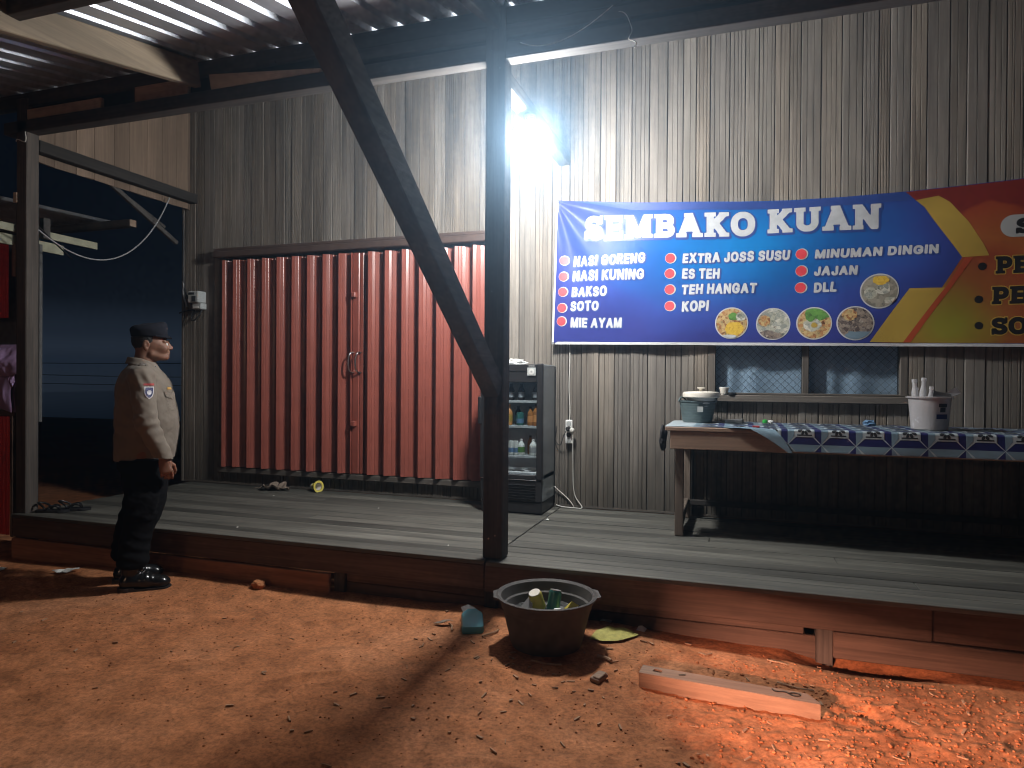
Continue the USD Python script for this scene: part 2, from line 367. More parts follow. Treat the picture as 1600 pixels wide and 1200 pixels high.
M["river_water"] = usdkit.material(stage, "/World/Looks/river_water", {
    "g": ("geometry", {}), "n": ("noise_texture", {"scale": .6, "detail": 3.0}), "b": ("bump", {"strength": .03, "distance": .1}), "p": ("principled_bsdf", {"base_color": (.004, .007, .010), "roughness": .06, "ior": 1.33})},
    [("g.position", "n.vector"), ("n.fac", "b.height"), ("b.normal", "p.normal")], surface="p.BSDF")

# ------------------------------------------------------------------ ground and river
_f = np.random.default_rng(41)
FOOT = [(_f.uniform(-3.4, 1.3), _f.uniform(2.1, 3.35), _f.uniform(0, 6.3)) for _ in range(26)]
def ground_z(x, y):
    x, y = np.asarray(x, float), np.asarray(y, float)
    P = np.stack([x, y, 0 * x], -1)
    z = .05 * (meshkit.fbm(P * .9 + 3.1, 3, 3) - .5)
    z = z + .035 * np.exp(-((y - 3.64) / .16) ** 2) * np.clip((.1 - x) / .5, 0, 1) * np.clip((x + 4.9) / .6, .0, 1)      # trodden bank along the skirt
    z = z - .05 * np.exp(-((y - 3.68) / .12) ** 2) * np.clip((x - .25) / .25, 0, 1) * np.clip((1.05 - x) / .25, 0, 1)     # washed-out hole
    rough = np.clip((x + 1.2) / 1.2, .25, 1) * np.clip((3.75 - y) / .5, .35, 1)
    z = z + rough * .022 * (meshkit.fbm(P * 5.5 + 1.7, 4, 9) - .5) + rough * .013 * (np.abs(meshkit.fbm(P * 16 + 9, 3, 21) - .5) * 2 - .3)
    z = z + .006 * (meshkit.noise(P * 45, 5) - .5) * rough
    z = z + .030 * (meshkit.fbm(P * 2.3 + 5.5, 2, 31) - .5)
    for fx, fy, fa in FOOT:                                       # old footprints
        c, q = math.cos(fa), math.sin(fa); u, v = (x - fx) * c + (y - fy) * q, -(x - fx) * q + (y - fy) * c
        z = z - .011 * np.exp(-((u / .115) ** 4 + (v / .042) ** 4)) + .005 * np.exp(-(((np.hypot(u / .15, v / .062)) - 1) / .18) ** 2)
    far = np.clip((y - 16.0) / 6.0, 0, 1)
    return z - .35 * far - 3.0 * np.clip((y - 19.5) / 4, 0, 1)

def axis_pts(fine0, fine1, step, lo, hi):
    a = list(np.arange(fine0, fine1 + 1e-9, step)); s, q = step, fine1
    while q < hi: s *= 1.25; q += s; a.append(min(q, hi))
    s, q = step, fine0
    while q > lo: s *= 1.25; q -= s; a.insert(0, max(q, lo))
    return np.array(a)
gx, gy = axis_pts(-5.6, 1.7, .0125, -70, 70), axis_pts(1.55, 3.74, .0125, -60, 24.0)
gy = np.sort(np.r_[gy, 16, 17, 18, 19, 20, 21, 22, 23])
GX, GY = np.meshgrid(gx, gy, indexing="ij")
tag(obj("ground", grid_mesh(np.stack([GX, GY, ground_z(GX, GY)], -1)), "red_soil", smooth=True), "trodden red earth yard strewn with small chips", "ground", kind="structure")
W = [-1.6]
tag(obj("river", grid_mesh(np.array([[[-130, 14, -1.6], [-130, 160, -1.6]], [[130, 14, -1.6], [130, 160, -1.6]]], float)), "river_water"), "still dark water beyond the yard", "river", kind="structure")

# ------------------------------------------------------------------ the shop building
WY, WALLTOP, FLOOR = 5.43, 4.35, .33
shop = thing("shop_building", "weathered grey wooden shop front of upright grooved boards", "building", (-5.35, WY, 0))

def plank_mesh(x0, x1, z0, z1, yoff, seed):
    """An upright tongue-and-groove board: bevelled edges and beads, as a profile in xy swept along z."""
    r = np.random.default_rng(seed); w = x1 - x0
    g = .0034
    pts = [(x0 + .0018, .018), (x0 + .0018, .006), (x0 + .0062, .0)]
    nb = 0 if w < .05 else int(r.choice([1, 2, 2, 3, 3]))
    for k in range(nb):
        xc = x0 + w * (k + 1) / (nb + 1) + r.uniform(-.006, .006) * (w > .08)
        d = r.choice([.003, .0045, .006])
        pts += [(xc - g, 0), (xc - .0008, d), (xc + .0008, d), (xc + g, 0)]
    pts += [(x1 - .0062, .0), (x1 - .0018, .006), (x1 - .0018, .018)]
    p = np.array(pts); n = len(p)
    lo = np.c_[p[:, 0], WY + yoff + p[:, 1], np.full(n, z0)]; hi = np.c_[p[:, 0], WY + yoff + p[:, 1], np.full(n, z1)]
    v = np.vstack([lo, hi]); f = []
    for i in range(n - 1): f += [[i, i + 1, n + i + 1], [i, n + i + 1, n + i]]
    cap = trimesh.creation.triangulate_polygon(Polygon([(a, -b) for a, b in pts]), engine="earcut")
    # cap top and bottom with simple fans (thin)
    for i in range(1, n - 1): f += [[0, i + 1, i], [n, n + i, n + i + 1]]
    return tmesh(v, f)

def board_run(x0, x1, spans):
    """Boards of uneven width between two x positions, for each (z0, z1) span."""
    widths = []
    while sum(widths) < (x1 - x0) - .06: widths.append(rng.choice([.075, .10, .10, .11, .125, .14]) * rng.uniform(.96, 1.04))
    widths = np.array(widths) * (x1 - x0) / sum(widths); x = x0
    for w in widths:
        yo = rng.uniform(-.004, .004); tone = str(rng.choice(['wall_wood_grey', 'wall_wood_brown', 'wall_wood_pale', 'wall_wood_dark', 'wall_wood_tan'], p=[.28, .24, .16, .14, .18]))
        for z0, z1 in spans:
            obj("plank", plank_mesh(x, x + w, z0, z1, yo, int(rng.integers(1e9))), tone, shop)
        x += w
DX0, DX1, DZ0, DZ1 = -4.87, -1.865, .455, 2.645
WX0, WX1, WZ0, WZ1 = -.205, 1.165, 1.285, 2.30
board_run(-5.33, DX0, [(FLOOR, WALLTOP)])
board_run(DX0, DX1, [(FLOOR, DZ0 - .005), (DZ1, WALLTOP)])
board_run(DX1, WX0, [(FLOOR, WALLTOP)])
board_run(WX0, WX1, [(FLOOR, WZ0 - .06), (WZ1, WALLTOP)])
board_run(WX1, 3.3, [(FLOOR, WALLTOP)])
back = MB()
for a in ((-5.33, DX0, FLOOR, WALLTOP), (DX0, DX1, DZ1, WALLTOP), (DX0, DX1, FLOOR, DZ0), (DX1, WX0, FLOOR, WALLTOP), (WX0, WX1, FLOOR, WZ0 - .06), (WX0, WX1, WZ1, WALLTOP), (WX1, 3.3, FLOOR, WALLTOP)):
    back.add(trimesh.creation.box(bounds=[[a[0], WY + .0185, a[2]], [a[1], WY + .06, a[3]]]))
obj("wall_frame", back, "dark_gap", shop)
obj("corner_board", cbox(-5.365, -5.335, WY - .012, WY + .10, FLOOR, WALLTOP, .004), "trim_wood_upright", shop)
sw = MB()
for k in range(22):
    sw.add(cbox(-5.36, -5.34, WY + .104 + .25 * k, WY + .35 + .25 * k, .1, WALLTOP, .003))
obj("side_wall", sw, "gable_wood", shop)
obj("back_wall", trimesh.creation.box(bounds=[[-5.33, 10.9, .1], [3.3, 10.95, 4.3]]), "dark_gap", shop)
obj("far_wall", trimesh.creation.box(bounds=[[3.31, WY, .1], [3.36, 10.9, WALLTOP]]), "gable_wood", shop)
obj("floor_sill", cbox(-5.36, 3.3, WY - .004, WY + .0, FLOOR + .002, FLOOR + .02, .001), "trim_wood", shop)

# door: a folding gate of pleated red slats in a dark frame
door = obj("door_frame", (lambda b: b)(MB().add(cbox(DX0 + .0, DX0 + .065, WY - .035, WY + .05, DZ0, DZ1 - .08, .005)).add(cbox(DX1 - .06, DX1, WY - .035, WY + .05, DZ0, DZ1 - .08, .005))
        .add(cbox(DX0 - .01, DX1 + .01, WY - .045, WY + .05, DZ0 - .004, DZ0 + .048, .005)).add(trimesh.creation.box(bounds=[[DX0, WY + .055, DZ0], [DX1, WY + .06, DZ1]]))), "trim_wood", shop)
obj("track", MB().add(cbox(DX0 - .02, DX1 + .01, WY - .10, WY + .02, DZ1 - .08, DZ1 - .02, .006)).add(cbox(DX0 - .03, DX1 + .02, WY - .085, WY + .02, DZ1 - .018, DZ1 + .012, .005)), "track_paint", door)
PITCH_S, DEP = .170, .070

def slat(x, w=PITCH_S, lit=.108, seed=0):
    yb = WY - .004
    r = np.random.default_rng(seed)
    prof = [(0, -DEP), (.004, -DEP - .001), (.030, -DEP + .012), (.032, -DEP + .0155), (.036, -DEP + .0155), (lit * .5, -DEP + .5 * (DEP - .01)), (lit * .5 + .003, -DEP + .5 * (DEP - .01) + .004), (lit * .5 + .007, -DEP + .5 * (DEP - .01) + .003),
            (lit * .8, -DEP + .8 * (DEP - .01)), (lit * .8 + .003, -DEP + .8 * (DEP - .01) + .004), (lit, -.010), (lit + .008, 0), (w - .013, 0), (w - .006, -.006), (w, -DEP)]
    p = np.array(prof); n = len(p)
    zb, zt = DZ0 + .056, DZ1 - .105
    lo = np.c_[x + p[:, 0], yb + p[:, 1], np.full(n, zb)]; hi = np.c_[x + p[:, 0], yb + p[:, 1], np.full(n, zt)]
    v = np.vstack([lo, hi]); f = []
    for i in range(n - 1): f += [[i, i + 1, n + i + 1], [i, n + i + 1, n + i]]
    mb = MB().add(tmesh(v, f))
    # embossed dimples along the lit pleat
    tx, ty = lit, DEP - .01; L = math.hypot(tx, ty); tx, ty = tx / L, ty / L; nx_, ny_ = ty, -tx
    dv, df, c = [], [], 0
    for s in (.020, .066):
        for z in np.arange(zb + .5, zt - .03, .030):
            if r.random() < .12: continue
            o = np.array([x + s * L / .12 * tx, yb - DEP + s * L / .12 * ty, z + (.015 if s > .03 else 0)])
            tdir, ndir = np.array([tx, ty, 0]), np.array([nx_, ny_, 0])
            dv += [o - .0065 * tdir, o + .0065 * tdir, o + [0, 0, .0075], o - [0, 0, .0075], o + .0036 * ndir]
            df += [[c + 1, c + 2, c + 4], [c + 2, c, c + 4], [c, c + 3, c + 4], [c + 3, c + 1, c + 4]]; c += 5
    mb.add(tmesh(np.array(dv), np.array(df)))
    return mb
for i in range(-1, 7): obj("slat", slat(-4.672 + PITCH_S * i, seed=i + 50) if i >= 0 else slat(-4.672 - .13, .13, .06, 49), "red_paint", door)
obj("slat", slat(-3.482, .135, .118, 77), "red_paint", door)
for i in range(7): obj("slat", slat(-3.172 + PITCH_S * i, seed=i + 90), "red_paint", door)
obj("slat", slat(-3.172 + PITCH_S * 7, .055, .04, 99), "red_paint", door)
yb = WY - .004
obj("closing_stile", MB().add(cbox(-3.345, -3.275, yb - .045, yb, DZ0 + .056, DZ1 - .105, .006)).add(cbox(-3.272, -3.235, yb - .035, yb, DZ0 + .056, DZ1 - .105, .005)).add(cbox(-3.232, -3.174, yb - .015, yb - .005, DZ0 + .056, DZ1 - .105, .004)), "red_paint", door)
for z in (2.155, .975):
    obj("lock_bracket", MB().add(cbox(-3.340, -3.296, yb - .085, yb - .04, z - .028, z + .022, .006)), "red_paint", door)
for xh in (-3.335, -3.262):
    pts = spline([(xh, yb - .045, 1.625), (xh - .006, yb - .085, 1.615), (xh - .018, yb - .10, 1.54), (xh - .010, yb - .085, 1.455), (xh, yb - .045, 1.442)], 24)
    obj("handle", MB().add(tube(pts, .0075, 10)).add(lathe([(0, -.004), (.016, -.004), (.016, .004), (0, .004)], 14, (xh, yb - .047, 1.625))).add(lathe([(0, -.004), (.016, -.004), (.016, .004), (0, .004)], 14, (xh, yb - .047, 1.442))), "steel", door, smooth=40)

# window under the banner
win = obj("window_frame", MB().add(cbox(WX0 + .001, WX0 + .055, WY - .006, WY + .075, WZ0, WZ1, .004)).add(cbox(WX1 - .05, WX1 - .001, WY - .006, WY + .075, WZ0, WZ1, .004))
          .add(cbox(.470, .515, WY - .002, WY + .07, WZ0, WZ1, .004)).add(cbox(WX0 + .056, WX1 - .051, WY + .0, WY + .07, WZ1 - .05, WZ1, .004)), "trim_wood_upright", shop)
obj("sill", cbox(WX0 - .03, WX1 + .03, WY - .055, WY + .06, WZ0 - .058, WZ0 - .004, .006), "trim_wood", win)
obj("sill_trim", cbox(WX0, WX1, WY - .022, WY + .05, WZ0 - .003, WZ0 + .012, .003), "trim_wood", win)
for a, b in ((WX0 + .056, .469), (.516, WX1 - .051)):
    obj("pane", trimesh.creation.box(bounds=[[a, WY + .040, WZ0 + .013], [b, WY + .044, WZ1 - .05]]), "pane_glass", win)
    obj("curtain", (lambda P: grid_mesh(P))(np.stack(np.broadcast_arrays(np.linspace(a, b, 60)[:, None], (WY + .088 + .011 * np.sin(np.linspace(a, b, 60) * 26 + 1.3 * np.sin(np.linspace(a, b, 60) * 9)))[:, None], np.linspace(WZ0 - .02, WZ1, 8)[None, :]), -1)), "tarp_blue", win, smooth=True)
net = MB()
xs0, xs1, zs0, zs1 = WX0 + .058, WX1 - .053, WZ0 + .016, WZ1 - .06
for a, b in ((xs0, .468), (.517, xs1)):
    clip = sbox(a, zs0, b, zs1)
    for k in np.arange(-2.0, 3.2, .056):
        for sgn in (1, -1):
            l = LineString([(k, zs0 - .3), (k + sgn * 1.5, zs0 + 1.2)]).intersection(clip)
            if l.is_empty or l.geom_type != "LineString": continue
            c = np.array(l.coords)
            net.add(tube(np.c_[c[:, 0], np.full(len(c), WY + .026 + .002 * sgn), c[:, 1]], .0013, 4, False))
obj("wire_netting", net, "wire_dark", win)

# ------------------------------------------------------------------ the deck
deck = thing("porch_deck", "long grey plank deck running along the shop front", "deck", (-5.25, 3.65, 0))
def deck_rows(x0, x1, seed):
    r = np.random.default_rng(seed); y = 3.645; k = 0
    ws = [.155, .10, .14, .15, .12, .15, .145, .13, .15, .14, .15, .14, .14]
    s = (5.428 - 3.645) / sum(ws)
    for w in ws:
        w *= s; gap = r.choice([.004, .005, .007, .010])
        cut = r.uniform(x0 + .8, x1 - .8) if r.random() < .35 else None
        for a, b in ([(x0, x1)] if cut is None else [(x0, cut), (cut + .003, x1)]):
            t = r.uniform(-.005, .0)
            m = cbox(a, b, y + gap / 2, y + w - gap / 2, FLOOR - .026, FLOOR, .003)
            v = m.vertices.copy(); v[:, 2] += t + r.uniform(-.0015, .0015) * np.sign(v[:, 1] - y - w / 2)
            obj("deck_plank", tmesh(v, m.faces), "deck_wood", deck)
        y += w
deck_rows(-5.25, -1.380, 4); deck_rows(-1.372, 3.3, 8)
for a, b, z0, z1, yy in ((-5.25, -1.388, .158, .300, 3.662), (-1.384, .9, .145, .300, 3.664), (.903, 3.3, .150, .300, 3.662)):
    obj("fascia_board", cbox(a, b, yy, yy + .03, z0, z1, .004), "fascia_wood", deck)
obj("skirt_board", cbox(-5.25, -2.43, 3.652, 3.682, -.06, .148, .004), "lamplit_skirt_wood", deck)
obj("skirt_board", cbox(-2.34, .34, 3.715, 3.74, .095, .150, .004), "fascia_wood", deck)
obj("skirt_board", cbox(-2.42, .40, 3.725, 3.75, -.08, .088, .004), "fascia_wood", deck)
obj("skirt_board", cbox(.47, 3.3, 3.656, 3.695, .012, .142, .005), "fascia_wood", deck)
for x in (-2.385, -1.36, .435, 2.4):
    obj("stump", cbox(x - .04, x + .04, 3.70, 3.78, -.3, .155, .005), "dark_post_wood", deck)
obj("joist", MB().add(cbox(-5.25, 3.3, 3.76, 3.82, .15, .30, .004)).add(cbox(-5.25, 3.3, 4.6, 4.66, .15, .30, .004)), "dark_gap", deck)
obj("end_board", cbox(-5.278, -5.252, 3.66, 5.42, .15, .318, .004), "fascia_wood", deck)

# ------------------------------------------------------------------ the porch: posts, beams, brace, rafters and sheets
porch = thing("wooden_porch", "dark timber porch frame with corrugated metal roof over the deck", "porch", (-1.345, 3.75, FLOOR))
obj("post", cbox(-1.408, -1.287, 3.692, 3.808, FLOOR + .001, 3.60, .006), "dark_post_wood", porch, label="thick dark square post in the middle of the deck edge")
obj("post", cbox(-5.276, -5.166, 3.70, 3.80, .0, 3.52, .006), "dark_post_wood", porch, label="left dark post at the end of the deck")
obj("front_beam", cbox(-5.42, 3.3, 3.700, 3.800, 3.258, 3.352, .006), "dark_beam_wood", porch)
obj("purlin", cbox(-6.1, 3.3, 3.715, 3.785, 3.462, 3.566, .005), "dark_beam_wood", porch)
for x0, x1, z0, z1 in ((-5.25, -4.42, 3.353, 3.428), (-4.10, -3.62, 3.354, 3.459)):
    obj("packing_board", cbox(x0, x1, 3.704, 3.735, z0, z1, .003), "new_beam_wood", porch)
obj("packing_board", hull([(x, y, z) for y in (3.704, 3.735) for x, z in ((-3.42, 3.354), (-3.44, 3.459), (-2.55, 3.356), (-2.55, 3.378))]), "new_beam_wood", porch)
obj("filler_board", cbox(-5.30, 3.3, 3.742, 3.790, 3.3525, 3.4615, .003), "side_beam_wood", porch)  # dark board added to hide the lit roof sheets behind the gap
obj("upper_rail", MB().add(cbox(-2.6, 3.3, 3.706, 3.780, 3.385, 3.455, .004)).add(cbox(-3.05, -2.9, 3.70, 3.73, 3.462, 3.478, .002)), "dark_beam_wood", porch)
obj("tie_beam", cbox(-1.412, -1.318, 3.815, WY - .004, 3.165, 3.262, .005), "brace_wood", porch)
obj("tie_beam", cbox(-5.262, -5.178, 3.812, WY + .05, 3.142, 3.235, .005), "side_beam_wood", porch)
for k, (x_, y_, z_) in enumerate(((-1.37, 3.6905, .45), (-1.33, 3.6905, .47), (-1.36, 3.6905, 1.9), (-1.32, 3.6905, 3.2), (-1.37, 3.6905, 3.31), (-5.22, 3.6985, 3.05), (-5.20, 3.6985, .36))):
    obj("nail_head", lathe([(0, 0), (.005, 0), (.005, .003), (0, .0035)], 8).apply_transform(trimesh.transformations.rotation_matrix(math.pi / 2, [1, 0, 0])).apply_translation((x_, y_ + .001, z_)), "steel", porch)
# the big brace rises from the post towards the eaves
obj("brace", beam((-1.345, 3.688, 1.33), (-1.345, 1.54, 2.905), .098, .125, .006), "brace_wood", porch)
obj("brace_cleat", beam((-1.345, 3.66, 1.18), (-1.345, 3.684, 1.46), .06, .03, .004, up=(0, 1, 0)), "dark_post_wood", porch)
def roof_front(y): return 3.570 + .20 * (y - 3.74)
def roof_back(y): return 3.580 + .36 * (y - 3.74)
obj("rafter", beam((-3.53, 1.36, roof_front(1.36) - .095), (-3.53, 3.69, roof_front(3.69) - .095), .055, .172, .005), "rafter_wood", porch)
obj("rafter", beam((-1.345, 1.36, roof_front(1.36) - .072), (-1.345, 3.705, roof_front(3.705) - .072), .055, .115, .005), "brace_wood", porch)
obj("rafter", beam((.95, 1.36, roof_front(1.36) - .072), (.95, 3.705, roof_front(3.705) - .072), .055, .115, .005), "brace_wood", porch)
for y in (2.44, 1.42):
    obj("roof_batten", cbox(-6.1, 3.3, y - .035, y + .035, roof_front(y) - .105, roof_front(y) - .008, .004), "dark_beam_wood", porch)
def sheet(x0, n, y0, y1, fz, off):
    """A trapezoid-ribbed sheet of n ribs."""
    P = .182; prof = []
    for k in range(n):
        b = x0 + k * P
        prof += [(b, 0), (b + .058, -.0015), (b + .116, 0), (b + .128, .032), (b + .166, .033), (b + .180, 0)]
    prof.append((x0 + n * P + .02, 0))
    p = np.array(prof); ys = np.linspace(y0, y1, 7)
    G = np.stack([np.broadcast_to(p[:, 0][:, None], (len(p), len(ys))), np.broadcast_to(ys[None], (len(p), len(ys))), p[:, 1][:, None] + fz(ys)[None] + off + .004 * np.sin(ys * 2.1 + x0)[None]], -1)
    return grid_mesh(G)
for k in range(13):
    obj("roof_sheet", sheet(-6.15 + .728 * k, 4, 1.28 + .015 * math.sin(k * 3), 3.83, roof_front, .004 * (k % 2) + .002), "galvanised", porch)
for k in range(13):
    obj("roof_sheet", sheet(-6.15 + .728 * k, 4, 3.72, 6.2, roof_back, .012 + .004 * (k % 2)), "galvanised", porch)
# planks closing the gable side between the left post and the house
y = 3.83
while y < 5.42:
    w = float(rng.uniform(.15, .20)); y2 = min(y + w, 5.425)
    obj("gable_plank", hull([(x, yy, z) for x in (-5.285, -5.267) for yy in (y + .001, y2 - .002) for z in (3.085 + rng.uniform(-.006, .006), (roof_back(yy) - .03))]), "gable_wood", porch)
    y = y2
obj("side_strut", beam((-5.29, 4.50, 3.12), (-5.29, 5.28, 2.72), .035, .04, .004), "dark_beam_wood", porch)
obj("side_strut", beam((-5.34, 4.56, 3.12), (-5.34, 5.18, 2.86), .02, .03, .003), "dark_beam_wood", porch)
obj("post_block", cbox(-5.29, -5.25, 3.685, 3.699, 2.72, 2.80, .003), "new_beam_wood", porch)

# ------------------------------------------------------------------ the lamp
lamp = thing("hanging_bulb", "bright white glowing bulb under the beam right of the post", "light bulb", (BULB[0], BULB[1], 3.164))
obj("bulb", lathe([(0, -.120), (.036, -.115), (.070, -.099), (.096, -.074), (.114, -.041), (.120, -.002), (.116, .031), (.106, .053)], 40, BULB), "bulb_glow", lamp, smooth=True)
obj("bulb_base", lathe([(.1065, .0535), (.086, .076), (.058, .094), (.038, .104), (.038, .153), (.014, .155), (0, .156)], 24, BULB), "white_plastic", lamp, smooth=40)

# ------------------------------------------------------------------ the banner
bx_top = np.array([[-1.411, 2.866], [-.73, 2.800], [.0, 2.748], [.393, 2.732], [.75, 2.726], [1.12, 2.732], [1.82, 2.760], [2.6, 2.80], [3.3, 2.85]])
bx_bot = np.array([[-1.445, 1.683], [-.4, 1.668], [.403, 1.654], [1.83, 1.632], [3.3, 1.62]])
def ban_top(x): return np.interp(x, bx_top[:, 0], bx_top[:, 1])
def ban_bot(x): return np.interp(x, bx_bot[:, 0], bx_bot[:, 1])
def ban_y(x, z):
    dx, dz = x + 1.42, 2.86 - z
    r = np.hypot(dx, dz); a = np.arctan2(dz, dx + 1e-6)
    wr = .0125 * np.sin(a * 10.5 + .9 + .5 * np.sin(a * 5)) * np.exp(-((r - .25) / .42) ** 2) * np.clip(r / .10, 0, 1)
    fold = .011 * np.sin((x * .55 + z * 3.1) * 3.1) * np.clip((x + .4) / 1.2, 0, 1) + .006 * np.sin((x * 1.3 - z * 1.7) * 4.3 + 1) + .004 * np.sin(x * 9.5 + 2.2 * z) * np.clip((2.9 - z) / 1.2, 0, 1)
    return 5.372 + wr + fold
banner = thing("shop_banner", "large blue and orange printed menu banner hung across the wall above the table", "banner", (-1.42, 5.37, 1.68))
def ban_map(v2, off):
    v2 = np.asarray(v2, float)
    return np.c_[v2[:, 0], ban_y(v2[:, 0], v2[:, 1]) - off, v2[:, 1]]
bxs, bts = np.linspace(0, 1, 330), np.linspace(0, 1, 100)
A, T = np.meshgrid(bxs, bts, indexing="ij")
xb = -1.411 - .034 * (1 - T) + A * (3.22 + 1.411); zb = ban_bot(xb) + T * (ban_top(xb) - ban_bot(xb))
obj("banner_sheet", grid_mesh(np.stack([xb, ban_y(xb, zb), zb], -1)), "print_blue", banner, smooth=True)

def print_layer(name, poly, mat, level, parent=banner, mapper=ban_map, edge=.028, step=.0011, label=None):
    vs, fs, n = [], [], 0
    for g in getattr(poly, "geoms", [poly]):
        if g.is_empty or g.area < 1e-7: continue
        v, f = trimesh.creation.triangulate_polygon(g, engine="earcut")
        v3, f = trimesh.remesh.subdivide_to_size(np.c_[v, np.zeros(len(v))], f, edge, max_iter=12)
        vs.append(v3[:, :2]); fs.append(np.asarray(f) + n); n += len(v3)
    v2, f = np.vstack(vs), np.vstack(fs)
    v = mapper(v2, step * level)
    a, b, c = v[f[0, 0]], v[f[0, 1]], v[f[0, 2]]
    if np.cross(b - a, c - a)[1] > 0: f = f[:, ::-1]
    return obj(name, tmesh(v, f), mat, parent, label=label)

def glyphs(text, bold=True):
    m = meshkit.text_mesh(text, 1.0, .01, bold)
    up = m.face_normals[:, 2] > .5
    tri = m.vertices[m.faces[up]][:, :, :2]
    return unary_union([Polygon(t).buffer(1e-4) for t in tri if abs(np.cross(t[1] - t[0], t[2] - t[0])) > 1e-9]).buffer(-1e-4)

def fit(poly, x0, x1, z0, z1, shear=0.0, drop=0.0):
    a, b, c, d = poly.bounds
    poly = affinity.translate(poly, -a, -b)
    sx, sz = (x1 - x0) / (c - a), (z1 - z0) / (d - b)
    return affinity.affine_transform(poly, [sx, shear * sx * 0, drop / (c - a), sz, x0, z0])

def menu_text(s, x0, x1, z0, z1, drop=0.0):
    """Chunky condensed capitals with a slight bounce, letter by letter; the strokes are thickened at their final size."""
    r = random.Random(s); parts, x = [], 0.0
    for ch in s:
        if ch == " ": x += .46; continue
        g = sbox(0, 0, .13, 1) if ch == 'I' else glyphs(ch, False)
        a, b, c, d = g.bounds
        g = affinity.scale(affinity.translate(g, -a, -b), 1.0, 1.0 / (d - b) * r.uniform(.95, 1.03), origin=(0, 0))
        g = affinity.rotate(g, r.uniform(-3, 2), origin="center")
        g = affinity.skew(g, xs=4, origin=(0, 0))
        parts.append(affinity.translate(g, x, r.uniform(-.02, .03))); x += (c - a) + .33
    e = .0056
    return fit(unary_union(parts), x0 + e, x1 - e, z0 + e, z1 - e, drop=drop).buffer(e, join_style=1, quad_segs=3).simplify(.0006)

def slab_letter(ch):
    """Heavy slab-serif capital in a unit-high box, built on a bold skeleton with bracketed serifs."""
    g = glyphs(ch, False).buffer(.098, join_style=1)
    a, b, c, d = g.bounds
    g = affinity.scale(affinity.translate(g, -a, -b), 1.0, 1.0 / (d - b), origin=(0, 0)); w = c - a
    h, e = .17, .10
    S = {"E": [(-.1, 0, .42, h), (-.1, 1 - h, .42, 1), (w - .16, 0, w + .03, .34), (w - .16, .66, w + .03, 1)],
         "M": [(-.1, 0, .40, h), (w - .40, 0, w + .1, h), (-.1, 1 - h, .34, 1), (w - .34, 1 - h, w + .1, 1)],
         "B": [(-.1, 0, .36, h), (-.1, 1 - h, .36, 1)], "A": [(-.1, 0, .40, h), (w - .40, 0, w + .1, h), (w * .5 - .26, 1 - h * .9, w * .5 + .16, 1)],
         "K": [(-.1, 0, .42, h), (-.1, 1 - h, .42, 1), (w - .38, 0, w + .08, h), (w - .40, 1 - h, w + .06, 1)],
         "U": [(-.1, 1 - h, .42, 1), (w - .40, 1 - h, w + .1, 1)], "N": [(-.1, 0, .36, h), (-.1, 1 - h, .32, 1), (w - .34, 1 - h, w + .1, 1)],
         "P": [(-.1, 0, .46, h), (-.1, 1 - h, .3, 1)], "R": [(-.1, 0, .42, h), (-.1, 1 - h, .3, 1), (w - .3, 0, w + .1, h)], "S": [(.0, 0, .15, .32), (w - .15, .68, w, 1)]}.get(ch, [])
    g = unary_union([g] + [sbox(*s) for s in S]).buffer(-.02).buffer(.04).buffer(-.02).simplify(.006)
    return g

def slab_text(s, x0, x1, z0, z1, drop=0.0, gap=.06):
    parts, x = [], 0.0
    for ch in s:
        g = slab_letter(ch); a, b, c, d = g.bounds
        parts.append(affinity.translate(g, x - a, 0)); x += (c - a) + gap
    return fit(unary_union(parts), x0, x1, z0, z1, drop=drop)

# orange side of the print
top_edge = [(x, float(ban_top(x)) - .004) for x in np.arange(1.15, 3.22, .1)]
bot_edge = [(x, float(ban_bot(x)) + .022) for x in np.arange(3.2, .90, -.1)]
print_layer("orange_field", Polygon([(1.126, float(ban_top(1.126)) - .004)] + top_edge + [(3.21, float(ban_bot(3.2)) + .022)] + bot_edge + [(.905, 1.672), (1.156, 2.049), (1.352, 2.045), (1.469, 2.249), (1.246, 2.617)]), "print_orange", 1)
print_layer("yellow_chevron", Polygon([(1.19, 2.668), (1.246, 2.617), (1.469, 2.249), (1.63, 2.255), (1.60, 2.33), (1.512, 2.496), (1.40, 2.640), (1.33, 2.688)]), "print_yellow", 2)
print_layer("yellow_block", Polygon([(.905, 1.672), (1.156, 2.049), (1.372, 2.045), (1.118, 1.668)]), "print_yellow", 2)
print_layer("red_stripe", Polygon([(1.118, 1.668), (1.372, 2.045), (1.487, 2.247), (1.535, 2.247), (1.40, 2.03), (1.165, 1.668)]), "print_redstripe", 2)
print_layer("dark_header", Polygon([(x, float(ban_top(x)) - .003) for x in np.arange(-1.3, 1.127, .1)] + [(1.126, float(ban_top(1.126)) - .003), (1.185, 2.675)] + [(x, float(ban_top(x)) - .062 * min(1, (x + 1.3) / .5)) for x in np.arange(1.1, -1.3, -.1)]), "print_shadow_blue", 1)
hem = Polygon([(x, float(ban_bot(x)) - .003) for x in np.arange(-1.44, 3.2, .1)] + [(x, float(ban_bot(x)) + .018) for x in np.arange(3.2, -1.45, -.1)])
print_layer("white_hem", hem, "hem_white", 3)
print_layer("white_hem", Polygon([(-1.447, 1.68), (-1.430, 1.68), (-1.398, 2.855), (-1.411, 2.86)]), "hem_white", 3)
